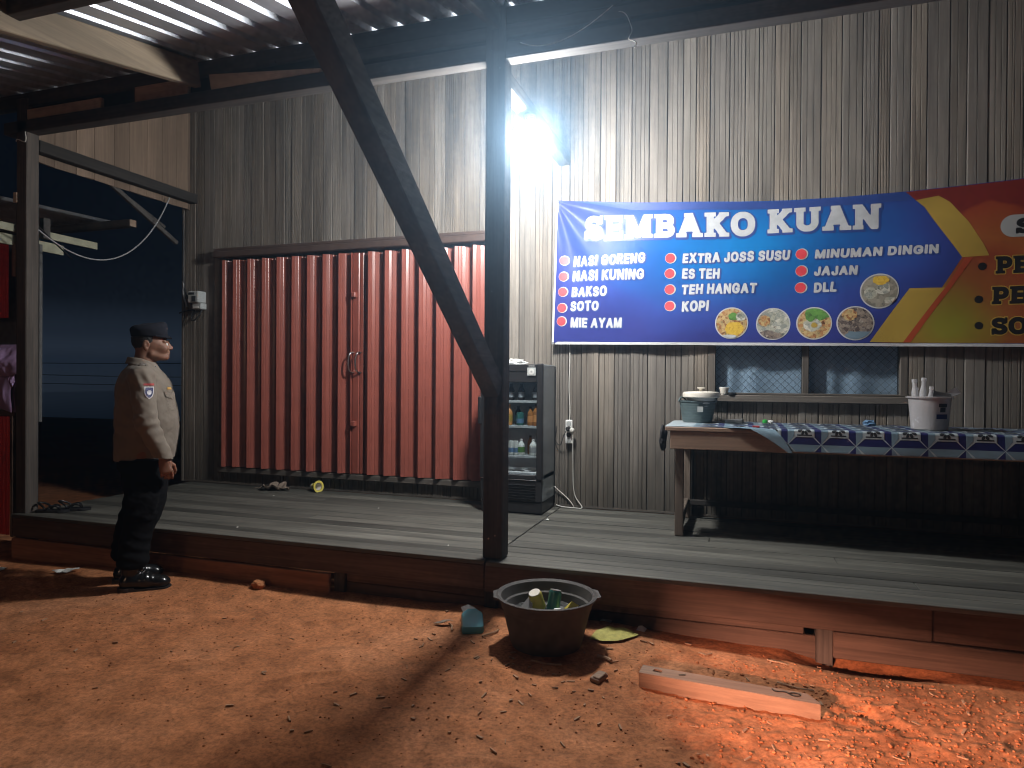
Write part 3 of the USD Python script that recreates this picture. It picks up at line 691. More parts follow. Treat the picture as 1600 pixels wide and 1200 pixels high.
# title
t1, t2 = slab_text("SEMBAKO", -1.178, .128, 2.488, 2.675, drop=-.0), slab_text("KUAN", .215, .974, 2.486, 2.668)
def tilt(p, x0, x1, dz0, dz1):
    return shapely.transform(p, lambda c: np.c_[c[:, 0], c[:, 1] + dz0 + (dz1 - dz0) * (c[:, 0] - x0) / (x1 - x0)])
t1 = tilt(t1, -1.178, .128, .045, -.010); t2 = tilt(t2, .215, .974, .006, -.006)
title = unary_union([t1, t2])
for k, t in enumerate((t1, t2)):
    print_layer("title_shadow", affinity.translate(t.buffer(.011), .004, -.008), "print_shadow_blue", 1.5)
    print_layer("title_word", t, "print_white", 2.5, edge=.05)
MENU = [("NASI GORENG", -1.272, -.687, 2.312, 2.402, .004), ("NASI KUNING", -1.276, -.696, 2.192, 2.284, -.004), ("BAKSO", -1.281, -.991, 2.064, 2.152, -.002), ("SOTO", -1.290, -1.057, 1.946, 2.030, .004), ("MIE AYAM", -1.289, -.870, 1.812, 1.898, -.006),
        ("EXTRA JOSS SUSU", -.402, .375, 2.298, 2.380, -.016), ("ES TEH", -.406, -.121, 2.178, 2.262, -.010), ("TEH HANGAT", -.405, .146, 2.055, 2.138, -.007), ("KOPI", -.404, -.199, 1.922, 2.008, 0),
        ("MINUMAN DINGIN", .540, 1.330, 2.284, 2.354, -.002), ("JAJAN", .537, .828, 2.160, 2.232, -.002), ("DLL", .538, .690, 2.040, 2.116, 0)]
menu = [menu_text(*a) for a in MENU]
for t in menu:
    print_layer("menu_shadow", affinity.translate(t.buffer(.006), .004, -.004), "print_shadow_blue", 1.5, edge=.06)
    print_layer("menu_line", t, "print_white", 2.5, edge=.06)
for x, z in ((-1.347, 2.367), (-1.352, 2.236), (-1.356, 2.110), (-1.361, 1.978), (-1.365, 1.868), (-.495, 2.344), (-.499, 2.225), (-.498, 2.100), (-.497, 1.970), (.449, 2.324), (.450, 2.202), (.447, 2.080)):
    d = print_layer("bullet_dot", affinity.scale(Point(x + .004, z).buffer(.041), 1.05, 1), "print_white", 2.2)
    print_layer("dot_fill", affinity.scale(Point(x, z).buffer(.036), 1.03, 1), "print_red", 3.2, parent=d)
def dish(x, z, r, base, extras):
    d = print_layer("food_picture", Point(x, z).buffer(r, 24), "print_white", 2.2)
    disc = Point(x, z).buffer(r * .93, 24)
    print_layer("dish", disc, base, 3.2, parent=d)
    for i, (px, pz, pr, mat, sq) in enumerate(extras):
        b = shapely.transform(affinity.scale(Point(x + px * r, z + pz * r).buffer(pr * r, 10), 1, sq), lambda c: c + .06 * pr * r * np.sin(c * 300 + i))
        print_layer("garnish", b.buffer(0).intersection(disc), mat, 4.2 + .8 * i, parent=d)
dish(-.035, 1.826, .120, "food_rice", [(.15, -.35, .55, "food_yellow", .8), (.1, .42, .3, "food_green", .8), (.55, .4, .3, "food_noodle", .9), (-.15, -.87, .5, "print_white", .25)])
dish(.260, 1.815, .120, "food_noodle", [(-.3, -.75, .8, "food_soup", .4), (-.5, .2, .35, "food_rice", 1)])
dish(.540, 1.814, .120, "food_rice", [(.25, .65, .75, "food_green", .6), (-.1, -.1, .5, "food_noodle", .8), (.0, -.12, .18, "print_yellow", .9), (-.2, .4, .28, "food_green", 1)])
dish(.812, 1.809, .124, "food_soup", [(.3, -.75, .9, "cloth_blue", .35), (-.3, .5, .4, "food_rice", .8)])
dish(.966, 2.036, .124, "food_meatball", [(-.45, -.1, .33, "food_noodle", 1), (.2, .15, .36, "food_noodle", 1), (.05, .62, .42, "food_yellow", .6), (.55, -.55, .3, "food_noodle", .7)])
# right-hand column, cut by the picture's edge
print_layer("heading_pill", unary_union([Point(1.772, 2.448).buffer(.075), sbox(1.772, 2.373, 2.6, 2.523)]), "print_grey", 2.2)
blk = [slab_text("S", 1.785, 1.885, 2.395, 2.500), slab_text("PER", 1.668, 1.975, 2.128, 2.245, gap=.05), slab_text("PER", 1.652, 1.960, 1.922, 2.040, gap=.05), slab_text("SOR", 1.650, 1.975, 1.714, 1.832, gap=.05)]
for k, t in enumerate(blk):
    if k: print_layer("black_word_edge", t.buffer(.007), "print_yellow", 2.2, edge=.06)
    print_layer("black_word", t, "print_black", 3.2, edge=.06)
for x, z in ((1.590, 2.181), (1.577, 1.958), (1.578, 1.778)):
    print_layer("black_dot", Point(x, z).buffer(.026), "print_black", 2.4)
for x, z in ((-1.400, 2.848), (-1.432, 1.694)):
    obj("eyelet", lathe([(.006, -.002), (.012, -.002), (.012, .002), (.006, .002)], 14, (x, float(ban_y(np.array(x), np.array(z))) - .006, z)), "steel", banner)

# ------------------------------------------------------------------ drinks fridge
FX0, FX1, FY0, FY1, FT = -1.948, -1.428, 5.030, 5.405, 1.506
fr = thing("drinks_fridge", "small black glass-door drinks fridge with grey side standing behind the post", "fridge", ((FX0 + FX1) / 2, 5.2, FLOOR))
obj("cabinet", MB().add(cbox(FX0, FX0 + .03, FY0 + .04, FY1, .40, FT - .004, .004)).add(cbox(FX0 + .031, FX1 - .031, FY1 - .02, FY1, .62, FT - .05, .002)).add(cbox(FX0 + .0, FX1 - .0, FY0 + .045, FY1, .60, .635, .003))
    .add(cbox(FX0 + .031, FX1 - .031, FY0 + .04, FY1, FT - .05, FT - .006, .003)).add(cbox(FX0 + .02, FX1 - .02, FY0 + .06, FY1, FLOOR + .01, .595, .004)), "fridge_inside", fr)
obj("side_panel", cbox(FX1 - .03, FX1, FY0 + .036, FY1 - .004, .425, FT, .005), "fridge_side", fr)
obj("plinth", cbox(FX0 + .012, FX1 - .004, FY0 + .012, FY1, FLOOR + .003, .423, .006), "black_plastic", fr)
obj("back_edge", cbox(FX1 - .03, FX1 + .004, FY1 - .003, FY1 + .016, .42, FT - .01, .003), "black_plastic", fr)
dr = obj("door", MB().add(cbox(FX0, FX0 + .045, FY0, FY0 + .034, .60, FT + .004, .006)).add(cbox(FX1 - .048, FX1 + .002, FY0, FY0 + .034, .60, FT + .006, .006))
         .add(cbox(FX0 + .046, FX1 - .049, FY0 + .002, FY0 + .034, FT - .058, FT + .0, .005)).add(cbox(FX0 + .046, FX1 - .049, FY0 + .002, FY0 + .034, .60, .637, .005)).add(cbox(FX0 + .047, FX1 - .05, FY0 + .006, FY0 + .034, FT - .14, FT - .06, .003)), "black_plastic", fr)
obj("glass", trimesh.creation.box(bounds=[[FX0 + .044, FY0 + .012, .636], [FX1 - .047, FY0 + .016, FT - .138]]), "pane_glass", dr)
obj("handle", cbox(FX0 - .012, FX0 + .016, FY0 - .022, FY0 + .004, 1.03, 1.25, .008), "black_plastic", dr)
obj("gasket", MB().add(cbox(FX0 + .046, FX0 + .056, FY0 + .02, FY0 + .03, .64, 1.36, .002)), "grey_plastic", dr)
sticker = obj("sticker", cbox(FX1 - .125, FX1 - .055, FY0 - .003, FY0 + .001, 1.418, 1.480, .001), "grey_plastic", dr)
disc = extr(Point(FX1 - .090, 1.449).buffer(.024), FY0 * 0 + .0, .0015, "xz"); disc.apply_translation([0, FY0 - .0035, 0]); obj("disc", disc, "white_print", sticker)
ring = extr(Point(FX1 - .090, 1.449).buffer(.0075), 0, .001, "xz"); ring.apply_translation([0, FY0 - .0055, 0]); obj("disc_mark", ring, "print_grey", sticker)
obj("maker_lettering", MB().add(cbox(FX1 - .114, FX1 - .098, FY0 + .0005, FY0 + .003, 1.490, 1.497, 0)).add(cbox(FX1 - .096, FX1 - .083, FY0 + .0005, FY0 + .003, 1.490, 1.497, 0)).add(cbox(FX1 - .081, FX1 - .066, FY0 + .0005, FY0 + .003, 1.490, 1.497, 0)), "print_grey", dr)
grille = obj("grille", cbox(FX0 + .004, FX1 - .004, FY0 + .008, FY0 + .05, .424, .592, .005), "black_plastic", fr)
for k in range(6):
    obj("louvre", hull([(x, y_, z_) for x in (FX0 + .07, FX1 - .055) for y_, z_ in ((FY0 + .009, .452 + .021 * k), (FY0 - .002, .450 + .021 * k), (FY0 + .009, .440 + .021 * k))]), "black_plastic", grille)
obj("grille_line", cbox(FX0 + .01, FX1 - .046, FY0 + .001, FY0 + .006, .5935, .5975, .001), "steel", fr)
for z in (.788, 1.025, 1.225):
    mb = MB().add(cbox(FX0 + .034, FX1 - .034, FY0 + .040, FY0 + .048, z - .024, z - .004, .002))
    for yy in np.linspace(FY0 + .05, FY1 - .03, 12): mb.add(cbox(FX0 + .034, FX1 - .034, yy - .002, yy + .002, z - .008, z - .004, 0))
    obj("shelf", mb, "grey_plastic", fr)
obj("frost_tray", cbox(FX0 + .034, FX1 - .034, FY0 + .06, FY1 - .03, .637, .652, .004), "white_plastic", fr)
def bottle(x, y, z, h, r, mat, label, cat="bottle", band=None, capm="black_plastic"):
    t = thing("drink_" + cat.split()[-1], label, cat, (x, y, z))
    if cat == "can":
        obj("body", lathe([(0, 0), (r * .82, 0), (r, .008), (r, h - .012), (r * .84, h), (0, h - .003)], 18, (x, y, z)), mat, t, smooth=40)
    else:
        obj("body", lathe([(0, 0), (r * .9, 0), (r, .006), (r, h * .58), (r * .86, h * .68), (r * .42, h * .84), (r * .40, h * .93), (0, h * .93)], 18, (x, y, z)), mat, t, smooth=40)
        obj("cap", lathe([(r * .46, h * .90), (r * .46, h), (0, h)], 12, (x, y, z)), capm, t, smooth=40)
    if band: obj("label_band", lathe([(r * 1.01, h * .18), (r * 1.02, h * .19), (r * 1.02, h * .50), (r * 1.01, h * .51)], 18, (x, y, z)), band, t, smooth=40)
bottle(-1.722, 5.100, 1.0215, .165, .026, "label_orange", "orange juice bottle on the middle fridge shelf nearest the post", band="print_yellow", capm="label_orange")
bottle(-1.632, 5.105, 1.0215, .105, .030, "can_green", "teal green drink can on the middle fridge shelf", "can", band="can_blue")
bottle(-1.680, 5.20, 1.0215, .150, .028, "bottle_dark", "dark bottle standing behind the green can in the fridge", band="can_green")
bottle(-1.545, 5.10, 1.0215, .150, .025, "bottle_amber", "amber bottle with orange label on the middle fridge shelf", band="label_orange")
bottle(-1.498, 5.10, 1.0215, .172, .027, "bottle_amber", "tall amber bottle at the right end of the middle fridge shelf", band="label_orange")
for i, x in enumerate((-1.737, -1.700, -1.662)):
    bottle(x, 5.098, .7845, .112, .0185, "can_white", ("leftmost", "middle", "rightmost")[i] + " of three slim pale cans with blue stripe on the lower fridge shelf", "can", band="can_blue")
    tag(stage.GetPrimAtPath("/World/drink_can" + (f"_{i+1:03d}")), group="row of slim cans in the fridge")
bottle(-1.622, 5.108, .7845, .128, .029, "can_white", "white milk bottle with green band on the lower fridge shelf", band="label_green", capm="white_plastic")
bottle(-1.522, 5.108, .7845, .130, .031, "can_white", "white drink bottle at the right end of the lower fridge shelf", band="print_grey", capm="white_plastic")
bottle(-1.575, 5.20, .7845, .150, .024, "bottle_amber", "amber bottle behind the milk bottle on the lower fridge shelf")
for x, lab in ((-1.71, "dark bottle at the left of the top fridge shelf"), (-1.625, "dark bottle in the middle of the top fridge shelf"), (-1.505, "dark bottle at the right of the top fridge shelf")):
    bottle(x, 5.11, 1.2215, .13, .027, "bottle_dark", lab, band="fridge_inside")
top("plastic_bag", (lambda a, b: trimesh.util.concatenate([a, b]))(blob((-1.70, 5.16, FT + .018), (.085, .06, .028), 4, 3, .8, 2.6), hull([(-1.80, 5.14, FT + .003), (-1.77, 5.16, FT + .09), (-1.74, 5.14, FT + .004), (-1.78, 5.19, FT + .003)])), "white_plastic", "crumpled white plastic bag lying on top of the fridge", "plastic bag", smooth=50)

# ------------------------------------------------------------------ table and what stands on it
TT = 1.073
tb = thing("long_table", "long wooden table against the wall under the banner", "table", (.9, 5.0, FLOOR))
obj("tabletop", cbox(-.452, 3.2, 4.640, 5.40, TT - .026, TT, .004), "table_wood", tb)
obj("apron", cbox(-.418, 3.15, 4.646, 4.676, .925, TT - .027, .004), "table_wood", tb)
obj("apron", cbox(-.412, -.382, 4.684, 5.37, .935, TT - .027, .004), "table_wood", tb)
for x, yy in ((-.360, 4.712), (-.352, 5.345)):
    obj("leg", cbox(x - .028, x + .028, yy - .028, yy + .028, FLOOR, TT - .028, .004), "table_leg_wood", tb)
for x, yy in ((3.08, 4.712), (3.08, 5.345)):
    obj("leg", cbox(x - .028, x + .028, yy - .028, yy + .028, FLOOR, TT - .028, .004), "table_leg_wood", tb)
obj("rail", cbox(-.325, 3.05, 5.30, 5.34, .435, .475, .004), "side_beam_wood", tb)  # darker wood than the legs: shade under the table put into its colour
obj("rail", cbox(-.375, -.335, 4.742, 5.316, .445, .485, .004), "table_leg_wood", tb)
obj("strut", beam((-.355, 4.76, .36), (-.355, 5.30, .43), .025, .03, .003), "table_leg_wood", tb)
# oilcloth, flat on top and hanging over the front edge
EDGE_Y, EDGE_Z = 4.627, TT + .0035
def cloth_map(p, off):
    x, t = p[:, 0], p[:, 1]             # t < 0 on the top (towards the wall), t > 0 hanging
    R = .012
    flat = t <= 0
    a = np.clip(t / R, 0, math.pi / 2)
    hang = np.maximum(t - R * math.pi / 2, 0)
    y = np.where(flat, EDGE_Y + R - t, EDGE_Y + R - (R + off) * np.sin(a) - .006 * np.sin(x * 9) * np.clip(hang / .1, 0, 1) - .012 * np.clip(hang / .12, 0, 1))
    z = np.where(flat, EDGE_Z + off + .0012 * np.sin(x * 31 + t * 17), EDGE_Z - R + (R + off) * np.cos(a) - hang)
    return np.c_[x, y, z]
HANG, DEPTH_T = .150, .745
cl = thing("tablecloth", "blue and white tile-patterned oilcloth spread over the long table", "tablecloth", (.9, 5.0, TT))
outline = Polygon([(-.455, -DEPTH_T), (3.19, -DEPTH_T), (3.19, HANG), (.325, HANG - .004), (.090, .004), (.02, -.004), (-.10, -.035), (-.455, -.012)])
def cloth_layer(name, poly, mat, level):
    def mp(v2, off): return cloth_map(v2, off)
    vs, fs, n = [], [], 0
    for g in getattr(poly, "geoms", [poly]):
        if g.is_empty or g.geom_type != "Polygon" or g.area < 1e-6: continue
        v, f = trimesh.creation.triangulate_polygon(g, engine="earcut")
        v3, f = trimesh.remesh.subdivide_to_size(np.c_[v, np.zeros(len(v))], f, .03, max_iter=12)
        vs.append(v3[:, :2]); fs.append(np.asarray(f) + n); n += len(v3)
    v, f = mp(np.vstack(vs), .0008 * level), np.vstack(fs)
    a, b, c = v[f[0, 0]], v[f[0, 1]], v[f[0, 2]]
    nn = np.cross(b - a, c - a)
    if (nn[2] - nn[1]) < 0: f = f[:, ::-1]
    return obj(name, tmesh(v, f), mat, cl)
bands = sbox(-1, -DEPTH_T, 3.3, 0), sbox(-1, 0, 3.3, .05), sbox(-1, .05, 3.3, .2)
cuts = [sbox(-1, a, 3.3, b) for a, b in ((-DEPTH_T, -.4), (-.4, -.002), (-.002, .007), (.007, .014), (.014, .022), (.022, .2))]
def sliced(p): return shapely.GeometryCollection([g for c in cuts for g in getattr(p.intersection(c), "geoms", [p.intersection(c)])])
def polys(gc): return [g for g in gc.geoms if g.geom_type == "Polygon"]
cloth_layer("cloth", shapely.MultiPolygon(polys(sliced(outline))), "cloth_white", 0)
CELL = .196
navy, blue, white, black, lines = [], [], [], [], []
r_ = np.random.default_rng(5)
for i in range(-3, 18):
    for j in range(-4, 2):
        cx, ct = .318 + CELL * (i + .5), CELL * j + .0
        h, m_ = CELL / 2, .044
        sq = lambda a, b, c, d: Polygon([(cx + a[0], ct + a[1]), (cx + b[0], ct + b[1]), (cx + c[0], ct + c[1]), (cx + d[0], ct + d[1])])
        navy.append(sq((-h, h), (-m_ - .008, m_ + .008), (m_ + .008, m_ + .008), (h, h)))           # lower bevel
        navy.append(sq((h, h), (m_ + .016, m_ + .008), (m_ + .016, -m_ - .008), (h, -h)))            # right bevel
        blue.append(sq((-h, -h), (-m_ - .008, -m_ - .008), (m_ + .008, -m_ - .008), (h, -h)))
        blue.append(sq((-h, -h), (-m_ - .016, -m_ - .0), (-m_ - .016, m_ + .0), (-h, h)))
        white.append(sbox(cx - m_ - .012, ct - m_ - .006, cx + m_ + .012, ct + m_ + .006))
        for a in range(8):
            an = a * math.pi / 4 + .39
            pet = affinity.rotate(affinity.scale(Point(cx + .026, ct).buffer(.013, 4), 1.15, .62), math.degrees(an), origin=(cx, ct))
            black.append(pet)
        black.append(sbox(cx - m_, ct - m_ + .002, cx + m_, ct - m_ + .010)); black.append(sbox(cx - m_, ct + m_ - .010, cx + m_, ct + m_ - .002))
        lines.append(LineString([(cx - h, ct - h), (cx + h, ct + h)]).buffer(.0016)); lines.append(LineString([(cx - h, ct + h), (cx + h, ct - h)]).buffer(.0016))
inner = outline.buffer(-.002)
for nm, L, mat, lev in (("navy_print", navy, "cloth_navy", 1), ("blue_print", blue, "cloth_blue", 1), ("line_print", lines, "cloth_white", 2), ("white_print", white, "cloth_white", 3), ("flower_print", black, "cloth_black", 4)):
    g = unary_union([q.buffer(0) for q in L]).intersection(inner)
    tag(cloth_layer(nm, shapely.MultiPolygon(polys(sliced(g))), mat, lev), kind='stuff')
obj("turned_corner", grid_mesh(np.array([[[-.10, 4.650, TT + .0105], [.09, 4.612, TT + .004], [.20, 4.609, TT - .055], [.322, 4.603, .930]], [[.10, 4.665, TT + .011], [.24, 4.614, TT + .003], [.29, 4.607, TT - .05], [.345, 4.602, .930]]], float)), "cloth_blue", cl, smooth=True)
top("hanging_cloth", (lambda m: m)(blob((-.475, 4.74, .985), (.026, .10, .085), 11, 3, .5, 1.6)), "black_cloth", "black cloth hanging over the left end of the table", "cloth", smooth=60)

tub = thing("laundry_tub", "dark green ribbed plastic tub with loop handles on the table's left end", "tub", (-.270, 5.19, TT))
prof = [(0, .001)]
for z in np.linspace(.001, .150, 26): prof.append((.098 + .024 * z / .15 + .0012 * math.sin(z * 300), z + .002))
prof += [(.127, .153), (.127, .158), (.119, .160), (.117, .150), (.095, .006), (0, .006)]
obj("body", lathe(prof, 40, (-.270, 5.19, TT + .005), (1.08, .85, 1)), "tub_green", tub, smooth=40)
for sgn in (-1, 1):
    pts = spline([(-.270 + sgn * .134, 5.145, TT + .158), (-.270 + sgn * .136, 5.16, TT + .182), (-.270 + sgn * .136, 5.19, TT + .19), (-.270 + sgn * .136, 5.22, TT + .182), (-.270 + sgn * .134, 5.235, TT + .158)], 16)
    if sgn < 0: pts = pts + np.linspace(0, 1, 16)[:, None] * np.array([.05, 0, 0])
    obj("handle", tube(pts, .006, 8), "tub_green", tub, smooth=True)
lb = extr(sbox(-.265, TT + .085, -.225, TT + .125), 0, .001, "xz"); lb.apply_translation([0, 5.19 - .105, 0]); obj("paper_label", lb, "print_grey", tub)
pot = thing("covered_bowl", "cream bowl with a flat lid standing in the green tub", "bowl", (-.245, 5.19, TT + .10))
obj("bowl", lathe([(0, .02), (.085, .02), (.100, .10), (.108, .125), (0, .125)], 36, (-.245, 5.19, TT + .06)), "grey_plastic", pot, smooth=40)
lid = obj("lid", lathe([(.100, .126), (.128, .128), (.133, .134), (.133, .160), (.126, .170), (.06, .176), (0, .177)], 44, (-.245, 5.19, TT + .06)), "cream_plastic", pot, smooth=35)
obj("knob", lathe([(.012, .176), (.010, .188), (.028, .198), (.030, .204), (0, .208)], 24, (-.245, 5.19, TT + .06)), "cream_plastic", lid, smooth=40)
cup = thing("small_cup", "small pale cup on the window sill behind the covered bowl", "cup", (-.085, 5.40, WZ0))
obj("body", lathe([(0, 0), (.022, 0), (.034, .055), (.036, .056), (.026, .008), (0, .006)], 24, (-.085, 5.395, WZ0 - .003)), "cream_plastic", cup, smooth=40)
obj("rim", lathe([(.033, .052), (.037, .055), (.034, .058)], 24, (-.085, 5.395, WZ0 - .003)), "white_plastic", cup)
pad = thing("black_tape_roll", "small black roll lying on the sill beside the cup", "tape", (-.02, 5.39, WZ0 - .03))
obj("roll", lathe([(.012, 0), (.030, 0), (.030, .018), (.012, .018), (.012, 0)], 24, (-.030, 5.392, WZ0 - .003)), "black_plastic", pad)
tray = thing("grey_tray", "crumpled dark grey tray on the table right of the tub", "tray", (-.01, 5.18, TT))
obj("tray_body", hull([(-.07, 5.10, TT + .007), (.05, 5.10, TT + .007), (.06, 5.25, TT + .007), (-.06, 5.26, TT + .007), (-.075, 5.09, TT + .035), (.04, 5.095, TT + .030), (.055, 5.24, TT + .036)]), "stall_grey", tray)
obj("tray_flap", hull([(.03, 5.10, TT + .016), (.12, 5.13, TT + .022), (.11, 5.2, TT + .020), (.04, 5.22, TT + .014), (.05, 5.15, TT + .010)]), "stall_grey", tray)
obj("tray_flap", hull([(-.06, 5.11, TT + .03), (-.13, 5.12, TT + .038), (-.11, 5.2, TT + .034), (-.06, 5.2, TT + .026)]), "stall_grey", tray)
top("green_lid", lathe([(0, 0), (.016, 0), (.018, .006), (.018, .020), (.012, .026), (0, .027)], 20, (.205, 5.25, TT + .006)), "green_plastic", "small bright green bottle cap on the tablecloth", "bottle cap", smooth=40)
top("paper_ball", blob((.245, 5.26, TT + .016), (.020, .018, .013), 8, 2, .5), "white_plastic", "scrap of white paper beside the green bottle cap", "paper scrap", smooth=40)
top("red_packet", cbox(.108, .152, 4.70, 4.735, TT + .006, TT + .018, .003), "red_plastic", "small dark red packet near the table's front edge", "packet")
top("crumpled_wrapper", blob((.90, 5.32, TT + .018), (.04, .03, .022), 13, 2, .8, 2.5), "can_blue", "crumpled pale wrapper at the back of the table below the window", "wrapper", smooth=30)

BX, BY = 1.195, 4.99
bk = thing("clear_bucket", "cloudy clear plastic bucket full of empty bottles on the table", "bucket", (BX, BY, TT))
bp = [(0, .0), (.098, .0), (.104, .006), (.122, .200), (.128, .203), (.130, .214), (.124, .216), (.118, .205), (.101, .010), (0, .008)]
obj("body", lathe(bp, 48, (BX, BY, TT + .006)), "bucket_plastic", bk, smooth=35)
obj("rim", lathe([(.124, .206), (.136, .206), (.137, .213), (.124, .214)], 48, (BX, BY, TT + .006)), "bucket_plastic", bk, smooth=35)
lb = []
for k, (w, h, z) in enumerate(((.05, .022, .150), (.034, .03, .118), (.07, .03, .075))):
    an = np.linspace(-w / .11 / 2, w / .11 / 2, 8) - 1.15
    zz = np.array([z, z + h]); rad = .106 + .018 * (zz / .2)
    obj("printed_mark", grid_mesh(np.stack([BX + rad[None] * np.cos(an)[:, None] * 1.008, BY + rad[None] * np.sin(an)[:, None] * 1.008, np.broadcast_to(zz[None] + TT + .006, (8, 2))], -1)), "wire_dark" if k < 2 else "cloth_navy", bk)
for i, (dx, dy, h, rr, tx, ty, mat, lab) in enumerate(((-.082, -.03, .315, .020, -.02, 0, "bottle_clear", "clear empty bottle leaning at the left of the clear bucket"), (-.045, .02, .325, .020, .03, .02, "bottle_clear", "tallest empty bottle standing in the clear bucket"),
        (-.028, -.05, .270, .017, .045, -.02, "bottle_clear", "short empty bottle at the front of the clear bucket"), (-.06, .05, .26, .019, -.01, .02, "bottle_clear", "empty bottle at the back of the clear bucket"))):
    t = thing("empty_bottle", lab, "bottle", (BX + dx, BY + dy, TT + .02))
    b = lathe([(0, 0), (rr * .9, 0), (rr, .01), (rr, h * .72), (rr * .8, h * .80), (rr * .62, h * .86), (rr * .62, h * .93), (rr * .8, h * .935), (rr * .8, h), (0, h)], 16)
    b.apply_transform(trimesh.transformations.rotation_matrix(tx * 2, [0, 1, 0]) @ trimesh.transformations.rotation_matrix(-ty * 2, [1, 0, 0])); b.apply_translation([BX + dx, BY + dy, TT + .018])
    obj("body", b, mat, t, smooth=40)
top("dark_box", hull([(BX + x, BY + y_, TT + z) for y_ in (-.05, .05) for x, z in ((.0, .19), (.10, .19), (.012, .260), (.108, .238))]), "stall_grey", "dark carton sticking out of the clear bucket", "carton")
top("clear_wrapper", MB().add(hull([(BX + .06, BY - .03, TT + .23), (BX + .13, BY - .06, TT + .285), (BX + .17, BY - .02, TT + .245), (BX + .11, BY + .0, TT + .215), (BX + .10, BY + .02, TT + .24)])).get(), "bottle_clear", "clear crumpled wrapper hanging over the bucket's right rim", "wrapper")
top("wrapped_papers", blob((BX - .02, BY - .01, TT + .085), (.085, .085, .075), 31, 3, .5, 1.6), "bottle_clear", "crumpled clear wrappers filling the clear bucket", "wrapper", smooth=50)

# ------------------------------------------------------------------ electric things
so = thing("socket_strip", "white four-way socket strip fixed upright on the wall right of the fridge", "socket strip", (-1.303, WY, .86))
obj("strip_body", cbox(-1.333, -1.274, WY - .036, WY - .003, .862, 1.056, .006), "white_plastic", so)
for k in range(4):
    c = (-1.3035, WY - .037, .888 + .046 * k)
    ds = lathe([(0, 0), (.018, 0), (.020, .002), (.0, .0021)], 20); ds.apply_transform(trimesh.transformations.rotation_matrix(math.pi / 2, [1, 0, 0])); ds.apply_translation(c); obj("socket", ds, "print_grey" if k != 1 else "black_plastic", so)
def cable(name, ctrl, r, mat, label, n=50, group=None):
    return top(name, tube(spline(ctrl, n), r, 7), mat, label, "cable", smooth=True, group=group)
cable("white_cable", [(-1.312, WY - .010, 1.70), (-1.306, WY - .008, 1.5), (-1.309, WY - .009, 1.3), (-1.301, WY - .008, 1.15), (-1.3035, WY - .02, 1.05)], .0042, "cable_white", "white cable running down the wall from the banner to the socket strip")
top("black_plug", MB().add(lathe([(0, 0), (.019, 0), (.019, .03), (.012, .04), (0, .04)], 18, (0, 0, 0)).apply_transform(trimesh.transformations.rotation_matrix(math.pi / 2, [1, 0, 0])).apply_translation((-1.3035, WY - .038, .985))).add(tube(spline([(-1.3035, WY - .075, .985), (-1.315, WY - .09, .962), (-1.35, WY - .06, .90), (-1.385, WY - .03, .845), (-1.415, WY - .02, .87), (-1.424, WY - .01, .93), (-1.42, WY + .0, 1.0)], 40), .0035, 7)).get(), "cable_black", "black plug and cable looping from the socket strip to the fridge", "plug", smooth=50)
top("white_plug", MB().add(cbox(-1.290, -1.252, WY - .075, WY - .04, .955, .990, .008)).add(tube(spline([(-1.262, WY - .06, .955), (-1.266, WY - .045, .80), (-1.268, WY - .02, .60), (-1.262, WY - .012, .47), (-1.235, WY - .014, .40), (-1.19, WY - .03, .336), (-1.24, WY - .05, .336), (-1.36, WY - .035, .338), (-1.41, WY - .015, .345)], 80), .004, 7)).get(), "cable_white", "white plug with cable hanging to the deck beside the fridge", "plug", smooth=50)
cable("beige_cable", [(-1.425, WY - .02, .50), (-1.38, WY - .018, .46), (-1.30, WY - .012, .39), (-1.262, WY - .012, .337)], .004, "cable_white", "pale cable slanting from the fridge's foot down the wall")
mt = thing("electricity_meter", "grey electricity meter box on the left end of the wall", "meter", (-5.10, WY, 2.07))
obj("case", cbox(-5.185, -5.055, WY - .115, WY - .004, 2.13, 2.245, .008), "grey_plastic", mt)
obj("display", cbox(-5.176, -5.105, WY - .118, WY - .112, 2.208, 2.232, .001), "meter_dark", mt)
obj("breaker", cbox(-5.135, -5.085, WY - .119, WY - .112, 2.140, 2.195, .002), "meter_dark", mt)
obj("terminal_cover", cbox(-5.160, -5.050, WY - .085, WY - .004, 2.068, 2.128, .006), "grey_plastic", mt)
obj("name_plate", cbox(-5.145, -5.075, WY - .088, WY - .084, 2.078, 2.094, .001), "white_plastic", mt)
cable("meter_cable", [(-5.08, WY - .04, 2.07), (-5.10, WY - .06, 2.00), (-5.17, WY - .07, 1.955), (-5.20, WY - .05, 1.99), (-5.16, WY - .05, 2.05), (-5.24, WY - .05, 2.06), (-5.36, WY - .03, 2.04)], .007, "cable_black", "black cable looping under the electricity meter")
cable("service_cable", [(-5.345, WY - .02, 3.05), (-5.335, WY - .022, 2.65), (-5.33, WY - .03, 2.50), (-5.325, WY - .03, 2.38), (-5.29, WY - .03, 2.24), (-5.20, WY - .03, 2.12)], .010, "cable_black", "thick black cable running down the wall corner to the meter")
cable("pale_cable_stub", [(-5.335, WY - .03, 2.36), (-5.315, WY - .035, 2.32), (-5.322, WY - .032, 2.25), (-5.300, WY - .033, 2.17), (-5.28, WY - .03, 2.10)], .008, "cable_grey", "short pale cable end on the wall corner above the meter")
cable("sagging_cable", [(-5.2, 5.10, 3.12), (-5.2, 4.95, 2.84), (-5.2, 4.704, 2.556), (-5.2, 4.5, 2.43), (-5.2, 4.288, 2.385), (-5.2, 4.03, 2.43), (-5.22, 3.80, 2.56)], .006, "cable_grey", "thin grey cable sagging across the opening below the gable boards")
cable("black_twin_cable", [(-5.22, 3.79, 2.60), (-5.3, 4.0, 2.50), (-5.45, 4.3, 2.40)], .006, "cable_black", "short black cable slanting behind the left post", 20)
